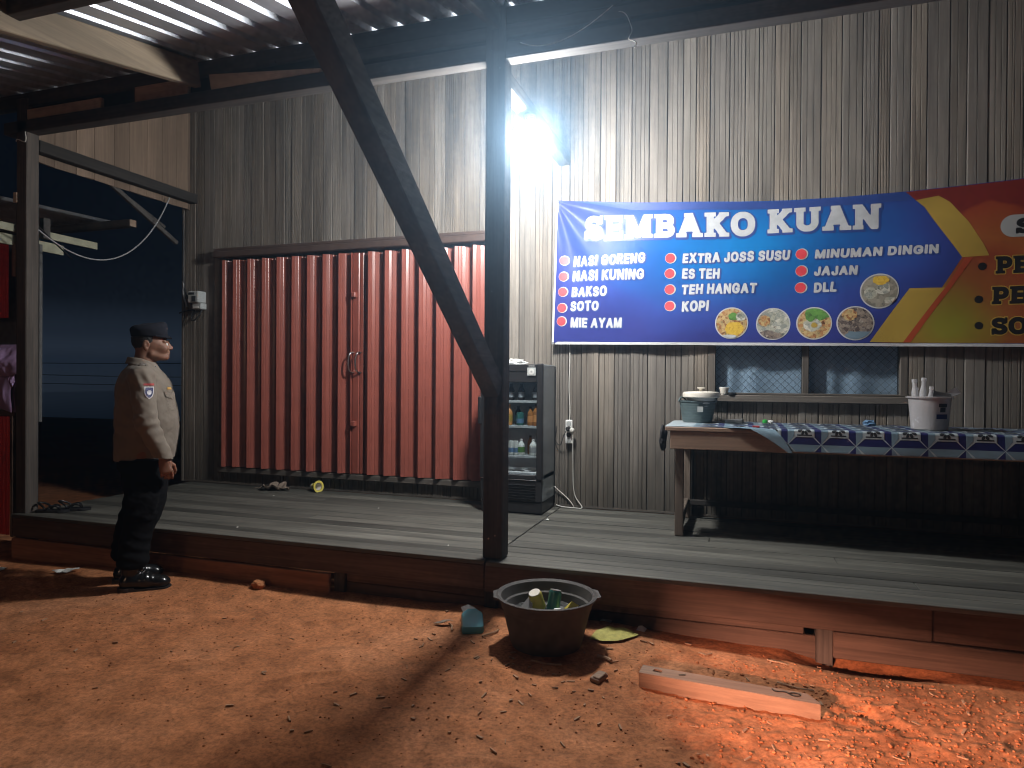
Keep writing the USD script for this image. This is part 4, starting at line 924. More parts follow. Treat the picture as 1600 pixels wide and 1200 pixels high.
cable("twisted_wire", [(-1.196, 3.69, 3.329), (-1.12, 3.69, 3.300), (-1.03, 3.69, 3.292), (-.865, 3.69, 3.332), (-.76, 3.69, 3.386), (-.66, 3.69, 3.452)], .0032, "cable_white", "pale twisted wire hanging along the front beam right of the post")
cable("loose_wire", [(-.63, 3.690, 3.412), (-.592, 3.690, 3.395), (-.566, 3.690, 3.34), (-.560, 3.690, 3.28), (-.572, 3.690, 3.255), (-.548, 3.688, 3.24), (-.540, 3.690, 3.20)], .0028, "cable_white", "short pale wire end dangling from the front beam")
cable("knotted_wire", [(-5.268, 3.694, 3.19), (-5.20, 3.690, 3.185), (-5.17, 3.692, 3.18), (-5.162, 3.69, 3.22), (-5.168, 3.69, 3.255)], .0035, "cable_white", "thin pale wire tied round the head of the left post")
for i, (z0, z1, y0, lab) in enumerate(((2.9, 3.3, 26.0, "highest of the power lines crossing the dark sky"), (2.35, 2.5, 27.0, "middle power line crossing the dark sky"), (1.7, 2.3, 28.0, "lowest of the power lines crossing the dark sky"))):
    x = np.linspace(-60, 10, 60); s = (x + 60) / 70
    top("power_line", tube(np.c_[x, y0 + 0 * x, z0 + (z1 - z0) * s - 1.0 * 4 * s * (1 - s)], .018, 5), "cable_black", lab, "power line", smooth=True)

# ------------------------------------------------------------------ lamps behind the photographer
yl = thing("yard_lamp", "warm lamp on a wooden pole across the yard", "lamp", (ROAD_LAMP[0][0], ROAD_LAMP[0][1] - .16, 0))
obj("pole", cbox(ROAD_LAMP[0][0] - .04, ROAD_LAMP[0][0] + .04, ROAD_LAMP[0][1] - .22, ROAD_LAMP[0][1] - .14, -.2, 2.7, .006), "dark_post_wood", yl)
obj("arm", beam(ROAD_LAMP[0] + [0, -.15, .17], ROAD_LAMP[0] + [0, .04, .17], .03, .03), "black_plastic", yl)
obj("shade", lathe([(.03, .16), (.05, .12), (.16, .06), (.155, .06), (.05, .11), (0, .15)], 28, ROAD_LAMP[0]), "grey_plastic", yl)
obj("lamp_bulb", lathe([(0, -.08), (.05, -.062), (.08, 0), (.05, .062), (0, .08)], 20, ROAD_LAMP[0]), "road_lamp_glow", yl, smooth=True)
vl = thing("work_lamp", "unseen red vehicle lamp on an added stand at the photographer's feet", "lamp", (TAIL_LAMP[0][0], TAIL_LAMP[0][1], 0))  # vehicle lamp inferred from the orange ground light; stand and beam-shaping hood are added
aim = np.array([.98, 2.36, 0.03]) - TAIL_LAMP[0]; aim /= np.linalg.norm(aim)
Rz = trimesh.geometry.align_vectors([0, 0, 1], aim); Rz[:3, 3] = TAIL_LAMP[0]
side = np.cross(aim, [0, 0, 1.0]); side /= np.linalg.norm(side); Rz = np.eye(4); Rz[:3, 0], Rz[:3, 1], Rz[:3, 2], Rz[:3, 3] = side, np.cross(aim, side), aim, TAIL_LAMP[0]
hood = MB()
for a in ((-.175, .175, -.028, -.022, -.05, .22), (-.175, .175, .022, .028, -.05, .22), (-.175, -.169, -.0215, .0215, -.05, .22), (.169, .175, -.0215, .0215, -.05, .22), (-.169, .169, -.0215, .0215, -.05, -.044)):
    hood.add(trimesh.creation.box(bounds=[[a[0], a[2], a[4]], [a[1], a[3], a[5]]]).apply_transform(Rz))
obj("housing", hood, "black_plastic", vl)
obj("lens", trimesh.creation.box(bounds=[[-.03, -.010, -.004], [.03, .010, .0]]).apply_transform(Rz), "tail_lamp_glow", vl)
obj("stand", beam(TAIL_LAMP[0] * [1, 1, 0] + [0, 0, -.02], TAIL_LAMP[0] - [0, 0, .066], .03, .03), "black_plastic", vl)

# ------------------------------------------------------------------ basin and litter in the yard
def gz(x, y): return float(ground_z(np.array(x), np.array(y)))
KX, KY = -.925, 3.365; KZ = gz(KX, KY) - .003
ba = thing("rubber_basin", "big round black rubber basin used as a bin at the deck's foot", "basin", (KX, KY, KZ))
obj("body", lathe([(0, .0), (.17, .0), (.186, .008), (.194, .03), (.236, .205), (.243, .213), (.244, .225), (.258, .262), (.270, .268), (.272, .278), (.262, .283), (.246, .272), (.232, .222), (.222, .215), (.182, .03), (.17, .018), (0, .016)], 64).apply_transform(np.diag([.965, .965, .95, 1])).apply_translation((KX, KY, KZ)), "basin_rubber", ba, smooth=35)
for an in (math.radians(200), math.radians(20)):
    c, s_ = math.cos(an), math.sin(an); n_ = np.array([c, s_, 0]); t_ = np.array([-s_, c, 0])
    pl = []
    for u, rr in ((-.085, .255), (-.055, .282), (.055, .282), (.085, .255)):
        for z in (.250, .264):
            p = n_ * math.sqrt(max(rr ** 2 - u ** 2, 0)) + t_ * u; pl.append((KX + p[0], KY + p[1], KZ + z))
    obj("grip", hull(pl), "basin_rubber", ba)
obj("rubbish", (lambda P: grid_mesh(P))(np.stack([KX + .205 * np.linspace(0, 1, 12)[:, None] * np.cos(np.linspace(0, 2 * math.pi, 30))[None], KY + .205 * np.linspace(0, 1, 12)[:, None] * np.sin(np.linspace(0, 2 * math.pi, 30))[None],
    KZ + .125 + .05 * meshkit.noise(np.stack(np.broadcast_arrays(np.linspace(0, 9, 12)[:, None], np.linspace(0, 12, 30)[None], 0.0), -1), 2)], -1)), "stall_grey", ba)
def can(name, x, y, z, h, r, rx, ry, mat, topm, lab, cat):
    t = thing(name, lab, cat, (x, y, z))
    Tm = trimesh.transformations.euler_matrix(rx, ry, .3); Tm[:3, 3] = (x, y, z)
    obj("body", lathe([(0, 0), (r * .85, 0), (r, .008), (r, h - .01), (r * .85, h), (0, h - .002)], 20).apply_transform(Tm), mat, t, smooth=40)
    obj("top", lathe([(r * .86, h + .0005), (r * .86, h + .004), (0, h + .003)], 20).apply_transform(Tm), topm, t, smooth=40)
can("drink_cup", KX - .055, KY + .065, KZ + .16, .10, .036, .3, -.3, "yellow_paper", "cream_plastic", "yellow paper cup lying in the black basin", "cup")
can("crushed_can", KX + .02, KY + .05, KZ + .155, .11, .034, -.2, .15, "can_green", "foil", "teal drink can standing in the middle of the black basin", "can")
top("silver_wrapper", hull([(KX - .15, KY + .02, KZ + .17), (KX - .10, KY + .05, KZ + .235), (KX - .085, KY + .05, KZ + .225), (KX - .07, KY - .02, KZ + .18), (KX - .13, KY + .1, KZ + .19)]), "foil", "torn silver wrapper at the left inside the black basin", "wrapper")
top("yellow_carton", hull([(KX + .07, KY + .03, KZ + .17), (KX + .13, KY + .02, KZ + .235), (KX + .16, KY + .06, KZ + .20), (KX + .10, KY + .08, KZ + .17), (KX + .09, KY - .01, KZ + .16)]), "yellow_paper", "bright yellow carton at the right inside the black basin", "carton")
top("bottle_cap", lathe([(0, 0), (.02, 0), (.02, .012), (0, .014)], 16, (KX + .065, KY - .02, KZ + .185)), "white_plastic", "small white cap between the can and the yellow carton", "bottle cap")

# the timber offcut
pl = thing("timber_offcut", "long pale timber offcut lying on the red ground in front", "timber", (-.03, 3.06, 0))
ax0, ax1 = np.array([-.405, 3.055]), np.array([.340, 2.995])
d_ = (ax1 - ax0) / np.linalg.norm(ax1 - ax0); n_ = np.array([-d_[1], d_[0]]); L_ = float(np.linalg.norm(ax1 - ax0))
pz = max(gz(*ax0), gz(*ax1)) - .012
def ppt(u, w, z): p = ax0 + d_ * u + n_ * w; return (p[0], p[1], pz + z)
outl = Polygon([(0, 0), (L_, 0), (L_, .012), (L_ - .05, .085), (.0, .09)])
hole = Polygon([(.055, .040), (.094, .036), (.096, .062), (.057, .066)])
bar_ = m3.CrossSection([list(outl.exterior.coords)[:-1]]).extrude(.074) - m3.CrossSection([list(hole.exterior.coords)[:-1][::1]]).extrude(.2)
bm = bar_.to_mesh(); bv = np.array(bm.vert_properties[:, :3]); 
if abs(bar_.volume()) < 1e-6: bv, bf = extr(outl.difference(hole), 0, .074).vertices, extr(outl.difference(hole), 0, .074).faces
else: bf = np.array(bm.tri_verts)
wv = np.array([ppt(*q) for q in bv]); obj("beam_piece", tmesh(wv, bf), "plank_wood", pl)
obj("nail", beam(ppt(.17, .045, .0745), ppt(.20, .05, .078), .004, .004, .001), "dark_gap", pl)
sq = spline([ppt(.56, .068, .0755), ppt(.585, .050, .0765), ppt(.61, .058, .0765), ppt(.635, .040, .0765), ppt(.66, .036, .0765), ppt(.672, .052, .0765), ppt(.645, .060, .0765), ppt(.628, .048, .0765)], 50)
obj("scribble", tube(sq, .0022, 5), "dark_gap", pl)

def lay(x, y, dz=0.0): return np.array([x, y, gz(x, y) + dz])
bb = thing("blue_bottle", "flattened translucent blue bottle lying by the post's shadow", "bottle", tuple(lay(-1.365, 3.42)))
bo = unary_union([sbox(-.042, -.062, .042, .045).buffer(.012), sbox(-.022, .045, .022, .085)]).buffer(.006)
bl = extr(bo, 0, .045); bl = tmesh(bl.vertices, bl.faces)
Tb = trimesh.transformations.euler_matrix(.30, 0, .42); Tb[:3, 3] = lay(-1.365, 3.43, .012)
obj("body", hull(np.vstack([extr(bo.buffer(-.006), 0, .05).vertices, extr(bo, .012, .038).vertices])).apply_transform(Tb), "bottle_blue", bb, smooth=40)
obj("foil_end", hull([(-.05, .10, .02), (.02, .09, .05), (.05, .075, .02), (-.02, .14, .04), (-.06, .15, .015), (0, .07, .01)]).apply_transform(Tb), "foil", bb)
def flat(name, pts, mat, label, cat, th=.003, wob=.01, seed=0):
    g = Polygon(pts); v, f = trimesh.creation.triangulate_polygon(g, engine="earcut")
    v3, f = trimesh.remesh.subdivide_to_size(np.c_[v, np.zeros(len(v))], f, .02, max_iter=9)
    z = ground_z(v3[:, 0], v3[:, 1]) + .005 + wob * meshkit.noise(np.c_[v3[:, :2] * 28, 0 * v3[:, 0] + seed], seed)
    up = np.c_[v3[:, :2], z]; n = len(up)
    return top(name, tmesh(np.vstack([up + [0, 0, th], up]), np.vstack([f, f[:, ::-1] + n])), mat, label, cat)
flat("yellow_leaf", [(-.70, 3.56), (-.64, 3.60), (-.545, 3.62), (-.475, 3.575), (-.545, 3.50), (-.645, 3.46), (-.72, 3.47)], "yellow_leaf", "flat yellow-green leaf on the ground right of the basin", "leaf", wob=.012, seed=3)
flat("white_paper", [(-4.57, 3.46), (-4.47, 3.44), (-4.38, 3.515), (-4.40, 3.535), (-4.50, 3.52)], "white_print", "flat white paper litter on the ground left of the man", "paper", wob=.02, seed=5)
flat("paper_scrap", [(-5.00, 3.36), (-4.93, 3.38), (-4.95, 3.43), (-5.02, 3.41)], "white_print", "small pale paper scrap at the picture's far left on the ground", "paper", wob=.02, seed=9)
flat("foil_scrap", [(-.70, 3.655), (-.64, 3.645), (-.635, 3.672), (-.69, 3.68)], "foil", "small silver foil scrap behind the yellow leaf", "foil", wob=.02, seed=6)
top("clear_scrap", hull([lay(-.50, 3.655), lay(-.455, 3.645), lay(-.47, 3.665, .028), lay(-.49, 3.67, .02), lay(-.445, 3.67, .012)]), "bottle_clear", "small clear plastic scrap right of the yellow leaf", "plastic scrap")
top("earth_clod", blob(lay(-2.91, 3.585, .022), (.046, .035, .030), 6, 3, .3, 2.0), "red_soil", "round clod of earth at the deck's foot", "clod", smooth=60)
wc = thing("wood_block", "small pale splintered wood piece on the ground left of the timber offcut", "wood block", tuple(lay(-.585, 3.045)))
Tw = trimesh.transformations.euler_matrix(.06, -.05, 1.25); Tw[:3, 3] = lay(-.585, 3.045, .012)
obj("block", MB().add(cbox(-.045, .040, -.026, .024, -.010, .010, .003).apply_transform(Tw)).add(cbox(-.040, .030, -.024, .010, .0105, .018, .003).apply_transform(Tw)), "plank_wood", wc)
for i, (x, y, L, a, r_s, lab) in enumerate(((-1.478, 3.40, .10, -.9, .005, "short straight twig just left of the blue bottle"), (-1.235, 3.37, .12, 1.2, .005, "bent pale twig between the blue bottle and the basin"), (-.855, 3.105, .15, .06, .005, "long pale twig on the ground in front of the basin"),
        (.265, 3.275, .16, -.38, .0035, "long thin straw behind the timber offcut"), (.205, 3.525, .10, -.5, .0035, "thin straw near the deck's foot right of the basin"), (-.60, 3.275, .085, -.5, .008, "thick short stick right of the basin's shadow"))):
    p0 = np.array([x - L / 2 * math.cos(a), y - L / 2 * math.sin(a)]); p1 = np.array([x + L / 2 * math.cos(a), y + L / 2 * math.sin(a)])
    ctrl = [lay(*(p0 + (p1 - p0) * t + np.array([-math.sin(a), math.cos(a)]) * .008 * math.sin(t * 5 + i)), r_s + .004) for t in np.linspace(0, 1, 6)]
    top("twig", tube(spline(ctrl, 14), r_s, 6), "twig", lab, "twig")
flat("bark_strip", [(-1.60, 3.425), (-1.54, 3.415), (-1.50, 3.43), (-1.485, 3.452), (-1.53, 3.448), (-1.58, 3.44)], "leaf_dry", "curled brown bark strip left of the blue bottle", "bark", wob=.025, seed=11)
chips = MB(); r_ = np.random.default_rng(12)
for k in range(210):
    x, y = r_.uniform(-4.4, 1.5), r_.uniform(1.9, 3.62)
    if r_.random() < .55: x, y = r_.uniform(-1.6, 1.3), r_.uniform(2.4, 3.6)
    L, w, a = r_.uniform(.004, .022), r_.uniform(.002, .006), r_.uniform(0, math.pi)
    c = lay(x, y, .002); dx = np.array([math.cos(a), math.sin(a), r_.uniform(-.15, .15)]) * L; dy = np.array([-math.sin(a), math.cos(a), 0]) * w
    h = np.array([0, 0, r_.uniform(.003, .007)])
    q = [c - dx - dy, c + dx - dy * .6, c + dx * .9 + dy, c - dx * .8 + dy * .7]
    chips.add(tmesh(np.vstack([q, np.array(q) + h]), [[4, 5, 6], [4, 6, 7], [0, 1, 5], [0, 5, 4], [1, 2, 6], [1, 6, 5], [2, 3, 7], [2, 7, 6], [3, 0, 4], [3, 4, 7]]))
top("wood_chips", chips, "twig", "small wood chips and straws scattered over the red ground", "wood chips", kind="stuff")
clods = MB()
for k in range(2600):
    if r_.random() < .6: x, y = r_.normal(.75, .55), r_.uniform(2.45, 3.5)
    else: x, y = r_.uniform(-3.8, 1.6), r_.uniform(2.0, 3.6)
    s = r_.uniform(.0025, .0095) * (1.0 if x > -.2 else .75)
    m = trimesh.creation.icosahedron(); v = m.vertices * s * r_.uniform(.6, 1.2, (12, 1)) * [1, 1, .75]
    clods.add(tmesh(v + lay(x, y, s * .25), m.faces))
top("soil_crumbs", clods, "red_soil", "loose crumbs of red earth covering the yard", "soil", smooth=True, kind="stuff")

# things lying on the deck
lf = thing("dry_leaf", "curled dry brown leaf lying on the deck before the red door", "leaf", (-4.15, 5.30, FLOOR))
XX, YY = np.meshgrid(np.linspace(0, 1, 24), np.linspace(-1, 1, 14), indexing="ij")
wd = .085 * np.sin(np.pi * np.clip(XX * .93 + .05, 0, 1)) ** .7 * (1 + .3 * np.sin(XX * 21))
Pf = np.stack([-4.28 + .30 * XX, 5.29 + wd * YY + .03 * XX, FLOOR + .012 + .045 * np.abs(YY) ** 2 * np.sin(np.pi * XX) + .014 * np.sin(XX * 17 + YY * 3)], -1)
obj("blade", grid_mesh(Pf), "leaf_dry", lf); obj("stalk", tube(spline([(-4.34, 5.27, FLOOR + .006), (-4.30, 5.285, FLOOR + .012), (-4.26, 5.29, FLOOR + .016)], 10), .004, 5), "leaf_dry", lf)
cp = thing("yellow_cup", "crushed yellow paper cup lying on its side on the deck", "cup", (-3.70, 5.37, FLOOR))
Tc = trimesh.transformations.euler_matrix(0, math.radians(84), math.radians(-20)); Tc[:3, 3] = (-3.765, 5.385, FLOOR + .038)
obj("body", lathe([(0, 0), (.028, 0), (.036, .085), (.034, .086), (.026, .003), (0, .003)], 24).apply_transform(Tc), "cream_plastic", cp, smooth=40)
obj("rim", lathe([(.036, .083), (.055, .088), (.056, .094), (.036, .092)], 24).apply_transform(Tc), "yellow_paper", cp, smooth=40)
obj("print_band", lathe([(.0305, .02), (.0365, .06), (.0362, .061), (.0300, .021)], 24).apply_transform(Tc), "yellow_paper", cp)
for i, (x, y, s) in enumerate(((-1.337, 4.87, .014), (-3.92, 5.02, .008), (-2.75, 4.83, .007), (-3.32, 3.86, .010), (-1.72, 3.9, .006))):
    top("paper_speck", hull([(x - s, y, FLOOR + .001), (x + s, y - s * .4, FLOOR + .001), (x + s * .6, y + s, FLOOR + .004), (x, y + s * .3, FLOOR + s * .8)]), "white_plastic",
        ["white paper speck on the deck at the fridge's front corner", "tiny white speck on the deck near the dry leaf", "tiny white speck on the deck before the door's right half", "tiny white speck at the deck's front edge right of the man", "tiny white speck on the deck left of the middle post"][i], "paper speck")
sd = thing("black_sandals", "pair of black sandals left on the deck corner", "sandals", (-4.98, 3.88, FLOOR))
for i, (x, y, a) in enumerate(((-5.04, 3.815, .42), (-4.955, 3.925, .55))):
    ca, sa = math.cos(a), math.sin(a)
    def sp(u, w, z): return (x + u * ca - w * sa, y + u * sa + w * ca, FLOOR + z)
    o_ = affinity.translate(affinity.rotate(unary_union([Point(-.08, 0).buffer(.035), Point(.075, .0).buffer(.045), sbox(-.08, -.034, .075, .036)]).buffer(.004), math.degrees(a), origin=(0, 0)), x, y)
    sm = extr(o_, FLOOR + .001, FLOOR + .018); so_ = obj("sole", sm, "black_plastic", sd)
    obj("strap", tube(spline([sp(.06, .0, .02), sp(.035, .02, .05), sp(.0, .036, .045), sp(-.03, .04, .016)], 14), .009, 6), "leather_black", so_, smooth=True)
    obj("strap", tube(spline([sp(.06, .0, .02), sp(.035, -.02, .05), sp(.0, -.036, .045), sp(-.03, -.04, .016)], 14), .009, 6), "leather_black", so_, smooth=True)
    obj("heel_strap", tube(spline([sp(-.03, -.04, .016), sp(-.06, -.035, .06), sp(-.10, 0, .075), sp(-.06, .035, .06), sp(-.03, .04, .016)], 18), .008, 6), "leather_black", so_, smooth=True)

# ------------------------------------------------------------------ the red stall at the left
st = thing("red_stall", "red-panelled wooden stall at the left edge of the picture", "stall", (-6.4, 3.95, 0))
def ribbed(x0, x1, y, z0, z1, pitch, d):
    n = int((x1 - x0) / pitch) * 6; xs = np.linspace(x0, x1, n); ys = y + d * np.sin(xs / pitch * 2 * math.pi)
    return grid_mesh(np.stack([np.broadcast_to(xs[:, None], (n, 2)), np.broadcast_to(ys[:, None], (n, 2)), np.broadcast_to(np.array([z0, z1])[None], (n, 2))], -1))
obj("counter_panel", ribbed(-7.6, -5.60, 3.885, .09, 1.055, .045, .004), "red_sheet", st)
obj("counter_edge", cbox(-5.60, -5.575, 3.885, 3.94, .10, 1.06, .004), "fascia_wood", st)
obj("upper_panel", ribbed(-7.6, -5.615, 3.885, 1.86, 2.47, .030, .007), "red_sheet", st)
obj("upper_edge", cbox(-5.612, -5.570, 3.90, 3.93, 2.20, 2.46, .004), "gable_wood", st)
obj("stall_post", cbox(-5.565, -5.46, 3.90, 4.02, -.1, 2.78, .006), "dark_gap", st)
obj("back_panel", cbox(-7.6, -5.57, 4.10, 4.13, 1.0, 2.5, .004), "stall_grey", st)
obj("counter_top", cbox(-7.6, -5.58, 3.90, 4.02, 1.06, 1.10, .004), "fascia_wood", st)
obj("side_board", beam((-5.585, 3.40, 2.595), (-5.585, 4.645, 2.585), .022, .062, .003), "stall_board", st)
obj("side_board", beam((-5.60, 3.40, 2.500), (-5.60, 4.33, 2.487), .022, .085, .003), "stall_board", st)
obj("eave_beam", cbox(-7.6, -5.105, 4.565, 4.635, 2.722, 2.785, .004), "dark_beam_wood", st)
obj("beam_end", cbox(-5.1045, -5.1005, 4.567, 4.633, 2.724, 2.783, .001), "gable_wood", st)
obj("cross_block", cbox(-5.57, -5.52, 4.10, 4.16, 2.545, 2.72, .004), "dark_beam_wood", st)
obj("stall_roof", grid_mesh(np.stack([np.broadcast_to(np.linspace(-7.6, -5.50, 60)[:, None], (60, 5)), np.broadcast_to(np.linspace(3.2, 4.9, 5)[None], (60, 5)), 2.80 + .012 * np.sin(np.linspace(0, 120, 60))[:, None] + np.linspace(-.02, .03, 5)[None]], -1)), "galvanised", st)
# purple cloth hanging at the stall
pc = thing("purple_cloth", "folded purple cloth hung over the front of the red stall", "cloth", (-5.6, 3.83, 1.3))
def drape(x0, x1, z0, z1, y0, seed, dep=.05):
    u, w = np.meshgrid(np.linspace(0, 1, 40), np.linspace(0, 1, 30), indexing="ij")
    nn = meshkit.fbm(np.stack([u * 4 + seed, w * 2.2, 0 * u], -1), 3, seed)
    bulge = np.sin(np.pi * u) ** .5
    x = x0 + (x1 - x0) * u + .03 * (nn - .5); z = z0 + (z1 - z0) * w + .02 * np.sin(u * 5 + seed) * (1 - w)
    y = y0 - dep * bulge * (.55 + .9 * (nn - .3)) * np.sin(np.pi * np.clip(w * .9 + .08, 0, 1)) ** .6
    f = np.stack([x, y, z], -1)
    return trimesh.util.concatenate([grid_mesh(f), grid_mesh((f * [1, 0, 1] + [0, y0 + .03, 0])[::-1])])
obj("bundle", drape(-5.82, -5.44, 1.395, 1.640, 3.86, 2, .11), "purple_cloth", pc, smooth=True)
obj("tail", drape(-5.86, -5.57, 1.10, 1.42, 3.87, 5, .03), "purple_cloth", pc, smooth=True)
obj("knot", drape(-5.56, -5.50, 1.315, 1.40, 3.85, 8, .03), "purple_cloth", pc, smooth=True)

# ------------------------------------------------------------------ the man
class Field:
    """A signed distance field on a grid; shapes are joined by a smooth minimum."""
    def __init__(s, lo, hi, h):
        s.lo, s.h = np.array(lo, float), h
        s.n = np.ceil((np.array(hi) - s.lo) / h).astype(int) + 1
        s.a = np.full(s.n, 1.0, np.float32)
    def box(s, lo, hi, pad):
        i0 = np.clip(np.floor((np.array(lo) - pad - s.lo) / s.h).astype(int), 0, s.n); i1 = np.clip(np.ceil((np.array(hi) + pad - s.lo) / s.h).astype(int) + 1, 0, s.n)
        sl = tuple(slice(a, b) for a, b in zip(i0, i1))
        g = np.meshgrid(*[s.lo[k] + s.h * np.arange(i0[k], i1[k]) for k in range(3)], indexing="ij", sparse=True)
        return sl, g
    def join(s, sl, d, k):
        a = s.a[sl]; hh = np.clip(.5 + .5 * (a - d) / k, 0, 1)
        s.a[sl] = a * (1 - hh) + d * hh - k * hh * (1 - hh)
    def carve(s, sl, d, k):
        a = s.a[sl]; hh = np.clip(.5 - .5 * (a + d) / k, 0, 1)
        s.a[sl] = a * (1 - hh) + (-d) * hh + k * hh * (1 - hh)
    def bone(s, a, b, ra, rb, k=.02, carve=False, wob=None):
        a, b = np.array(a, float), np.array(b, float); R = max(ra, rb)
        sl, (x, y, z) = s.box(np.minimum(a, b) - R, np.maximum(a, b) + R, k + 2 * s.h)
        d = b - a; L2 = d @ d + 1e-12
        t = np.clip(((x - a[0]) * d[0] + (y - a[1]) * d[1] + (z - a[2]) * d[2]) / L2, 0, 1)
        q = np.sqrt((x - a[0] - t * d[0]) ** 2 + (y - a[1] - t * d[1]) ** 2 + (z - a[2] - t * d[2]) ** 2) - (ra + (rb - ra) * t)
        (s.carve if carve else s.join)(sl, q, k)
    def egg(s, c, r, k=.02, carve=False):
        c, r = np.array(c, float), np.array(r, float)
        sl, (x, y, z) = s.box(c - r, c + r, k + 2 * s.h)
        k0 = np.sqrt(((x - c[0]) / r[0]) ** 2 + ((y - c[1]) / r[1]) ** 2 + ((z - c[2]) / r[2]) ** 2)
        (s.carve if carve else s.join)(sl, (k0 - 1) * r.min(), k)
    def loft(s, rows, k=.02, p=2.2):
        """rows: (z, cx, cy, half depth, half width), rising."""
        r = np.array(rows, float)
        lo = [(r[:, 1] - r[:, 3]).min(), (r[:, 2] - r[:, 4]).min(), r[0, 0]]; hi = [(r[:, 1] + r[:, 3]).max(), (r[:, 2] + r[:, 4]).max(), r[-1, 0]]
        sl, (x, y, z) = s.box(lo, hi, k + 2 * s.h)
        from scipy.interpolate import PchipInterpolator
        zz = np.clip(z, r[0, 0], r[-1, 0]); I = [PchipInterpolator(r[:, 0], r[:, i])(zz) for i in (1, 2, 3, 4)]
        q = ((np.abs(x - I[0]) / I[2]) ** p + (np.abs(y - I[1]) / I[3]) ** p) ** (1 / p)
        d = (q - 1) * np.minimum(I[2], I[3])
        d = np.maximum(d, np.maximum(r[0, 0] - z, z - r[-1, 0]))
        s.join(sl, d, k)
    def grid(s): return np.meshgrid(*[s.lo[k] + s.h * np.arange(s.n[k]) for k in range(3)], indexing="ij", sparse=True)
    def noise(s, amp, freq, seed, band=.05):
        m = np.abs(s.a) < band; idx = np.argwhere(m)
        P = s.lo + s.h * idx
        s.a[m] += (amp * (meshkit.fbm(P * np.asarray(freq), 3, seed) - .5) * 2).astype(np.float32)
    def value(s, P):
        from scipy.ndimage import map_coordinates
        return map_coordinates(s.a, ((np.asarray(P) - s.lo) / s.h).T, order=1, mode="nearest")
    def cast(s, P, d, n=200, step=.002):
        P = np.array(P, float); d = np.asarray(d, float); live = np.ones(len(P), bool)
        for _ in range(n):
            live &= s.value(P) > 0
            P[live] += step * d
        return P
    def mesh(s):
        a = s.a; ins = a < 0; n = s.n
        c = np.zeros(n - 1, bool); allin = np.ones(n - 1, bool)
        for o in np.ndindex(2, 2, 2):
            v = ins[o[0]:n[0] - 1 + o[0], o[1]:n[1] - 1 + o[1], o[2]:n[2] - 1 + o[2]]; c |= v; allin &= v
        cells = np.argwhere(c & ~allin); ident = np.full(n - 1, -1); ident[tuple(cells.T)] = np.arange(len(cells))
        acc, cnt = np.zeros((len(cells), 3)), np.zeros(len(cells))
        cor = list(np.ndindex(2, 2, 2))
        val = {o: a[tuple((cells + o).T)] for o in cor}
        for o in cor:
            for ax in range(3):
                if o[ax]: continue
                e = list(o); e[ax] = 1; v0, v1 = val[o], val[tuple(e)]
                m = (v0 < 0) != (v1 < 0); t = np.where(m, v0 / np.where(m, v0 - v1, 1), 0)
                p = np.array(o, float) + np.zeros((len(cells), 3)); p[:, ax] = t
                acc[m] += p[m]; cnt += m
        V = s.lo + s.h * (cells + acc / cnt[:, None]); F = []
        for ax in range(3):
            b, c2 = (ax + 1) % 3, (ax + 2) % 3
            sh = [slice(0, n[i]) for i in range(3)]; s0, s1 = list(sh), list(sh); s0[ax], s1[ax] = slice(0, n[ax] - 1), slice(1, n[ax])
            E = ins[tuple(s0)] != ins[tuple(s1)]
            P = np.argwhere(E); ok = (P[:, b] > 0) & (P[:, c2] > 0) & (P[:, b] < n[b] - 1) & (P[:, c2] < n[c2] - 1); P = P[ok]
            q = []
            for db, dc in ((1, 1), (0, 1), (0, 0), (1, 0)):
                Q = P.copy(); Q[:, b] -= db; Q[:, c2] -= dc; q.append(ident[tuple(Q.T)])
            q = np.stack(q, 1); fl = ~ins[tuple(P.T)]
            q[fl] = q[fl][:, ::-1]
            F += [q[:, [0, 1, 2]], q[:, [0, 2, 3]]]
        return tmesh(V, np.vstack(F))

MX, MY, MROT = -3.715, 3.445, math.radians(43)
man = thing("person", "man in brown shirt, black trousers, boots and navy cap standing before the deck, facing right", "person", (MX, MY, gz(MX, MY) - .004), MROT, local=True)
AX = {-1: 0.0, 1: -.075}
B = Field((-.28, -.36, .0), (.26, .36, 1.80), .005)
torso = [(.86, .0, 0, .142, .160), (1.0, .010, 0, .155, .170), (1.12, .01, 0, .158, .175), (1.25, .002, 0, .150, .182), (1.36, -.008, 0, .128, .175), (1.43, -.012, 0, .082, .12), (1.47, -.008, 0, .062, .07)]
B.loft(torso, .03)
for s_ in (-1, 1):
    dx = 0 if s_ < 0 else -.05
    B.bone((0, s_ * .10, .88), (.01 + dx, s_ * .108, .50), .092, .066, .03); B.bone((.01 + dx, s_ * .108, .50), (-.05 + dx, s_ * .11, .10), .060, .045, .03); B.bone((-.05 + dx, s_ * .11, .06), (.08 + dx, s_ * .125, .05), .035, .03, .02)
    B.bone((-.005, s_ * .16, 1.40), (.0, s_ * .215, 1.375), .05, .055, .04); B.bone((.0, s_ * .215, 1.375), (.028, s_ * .262, 1.10), .052, .044, .02); B.bone((.028, s_ * .262, 1.10), (.125 + AX[s_], s_ * .25, .875), .042, .030, .02)
    # hand: palm, four curled fingers of their own lengths, thumb off the side
    ax = AX[s_]; w = np.array([.125 + ax, s_ * .25, .875]); 
    B.bone(w, (.138 + ax, s_ * .250, .845), .028, .029, .012); B.bone((.118 + ax, s_ * .252, .835), (.122 + ax, s_ * .250, .780), .021, .019, .012); B.bone((.146 + ax, s_ * .250, .840), (.158 + ax, s_ * .249, .785), .021, .019, .012); B.bone((.134 + ax, s_ * .252, .835), (.140 + ax, s_ * .250, .778), .021, .020, .012)
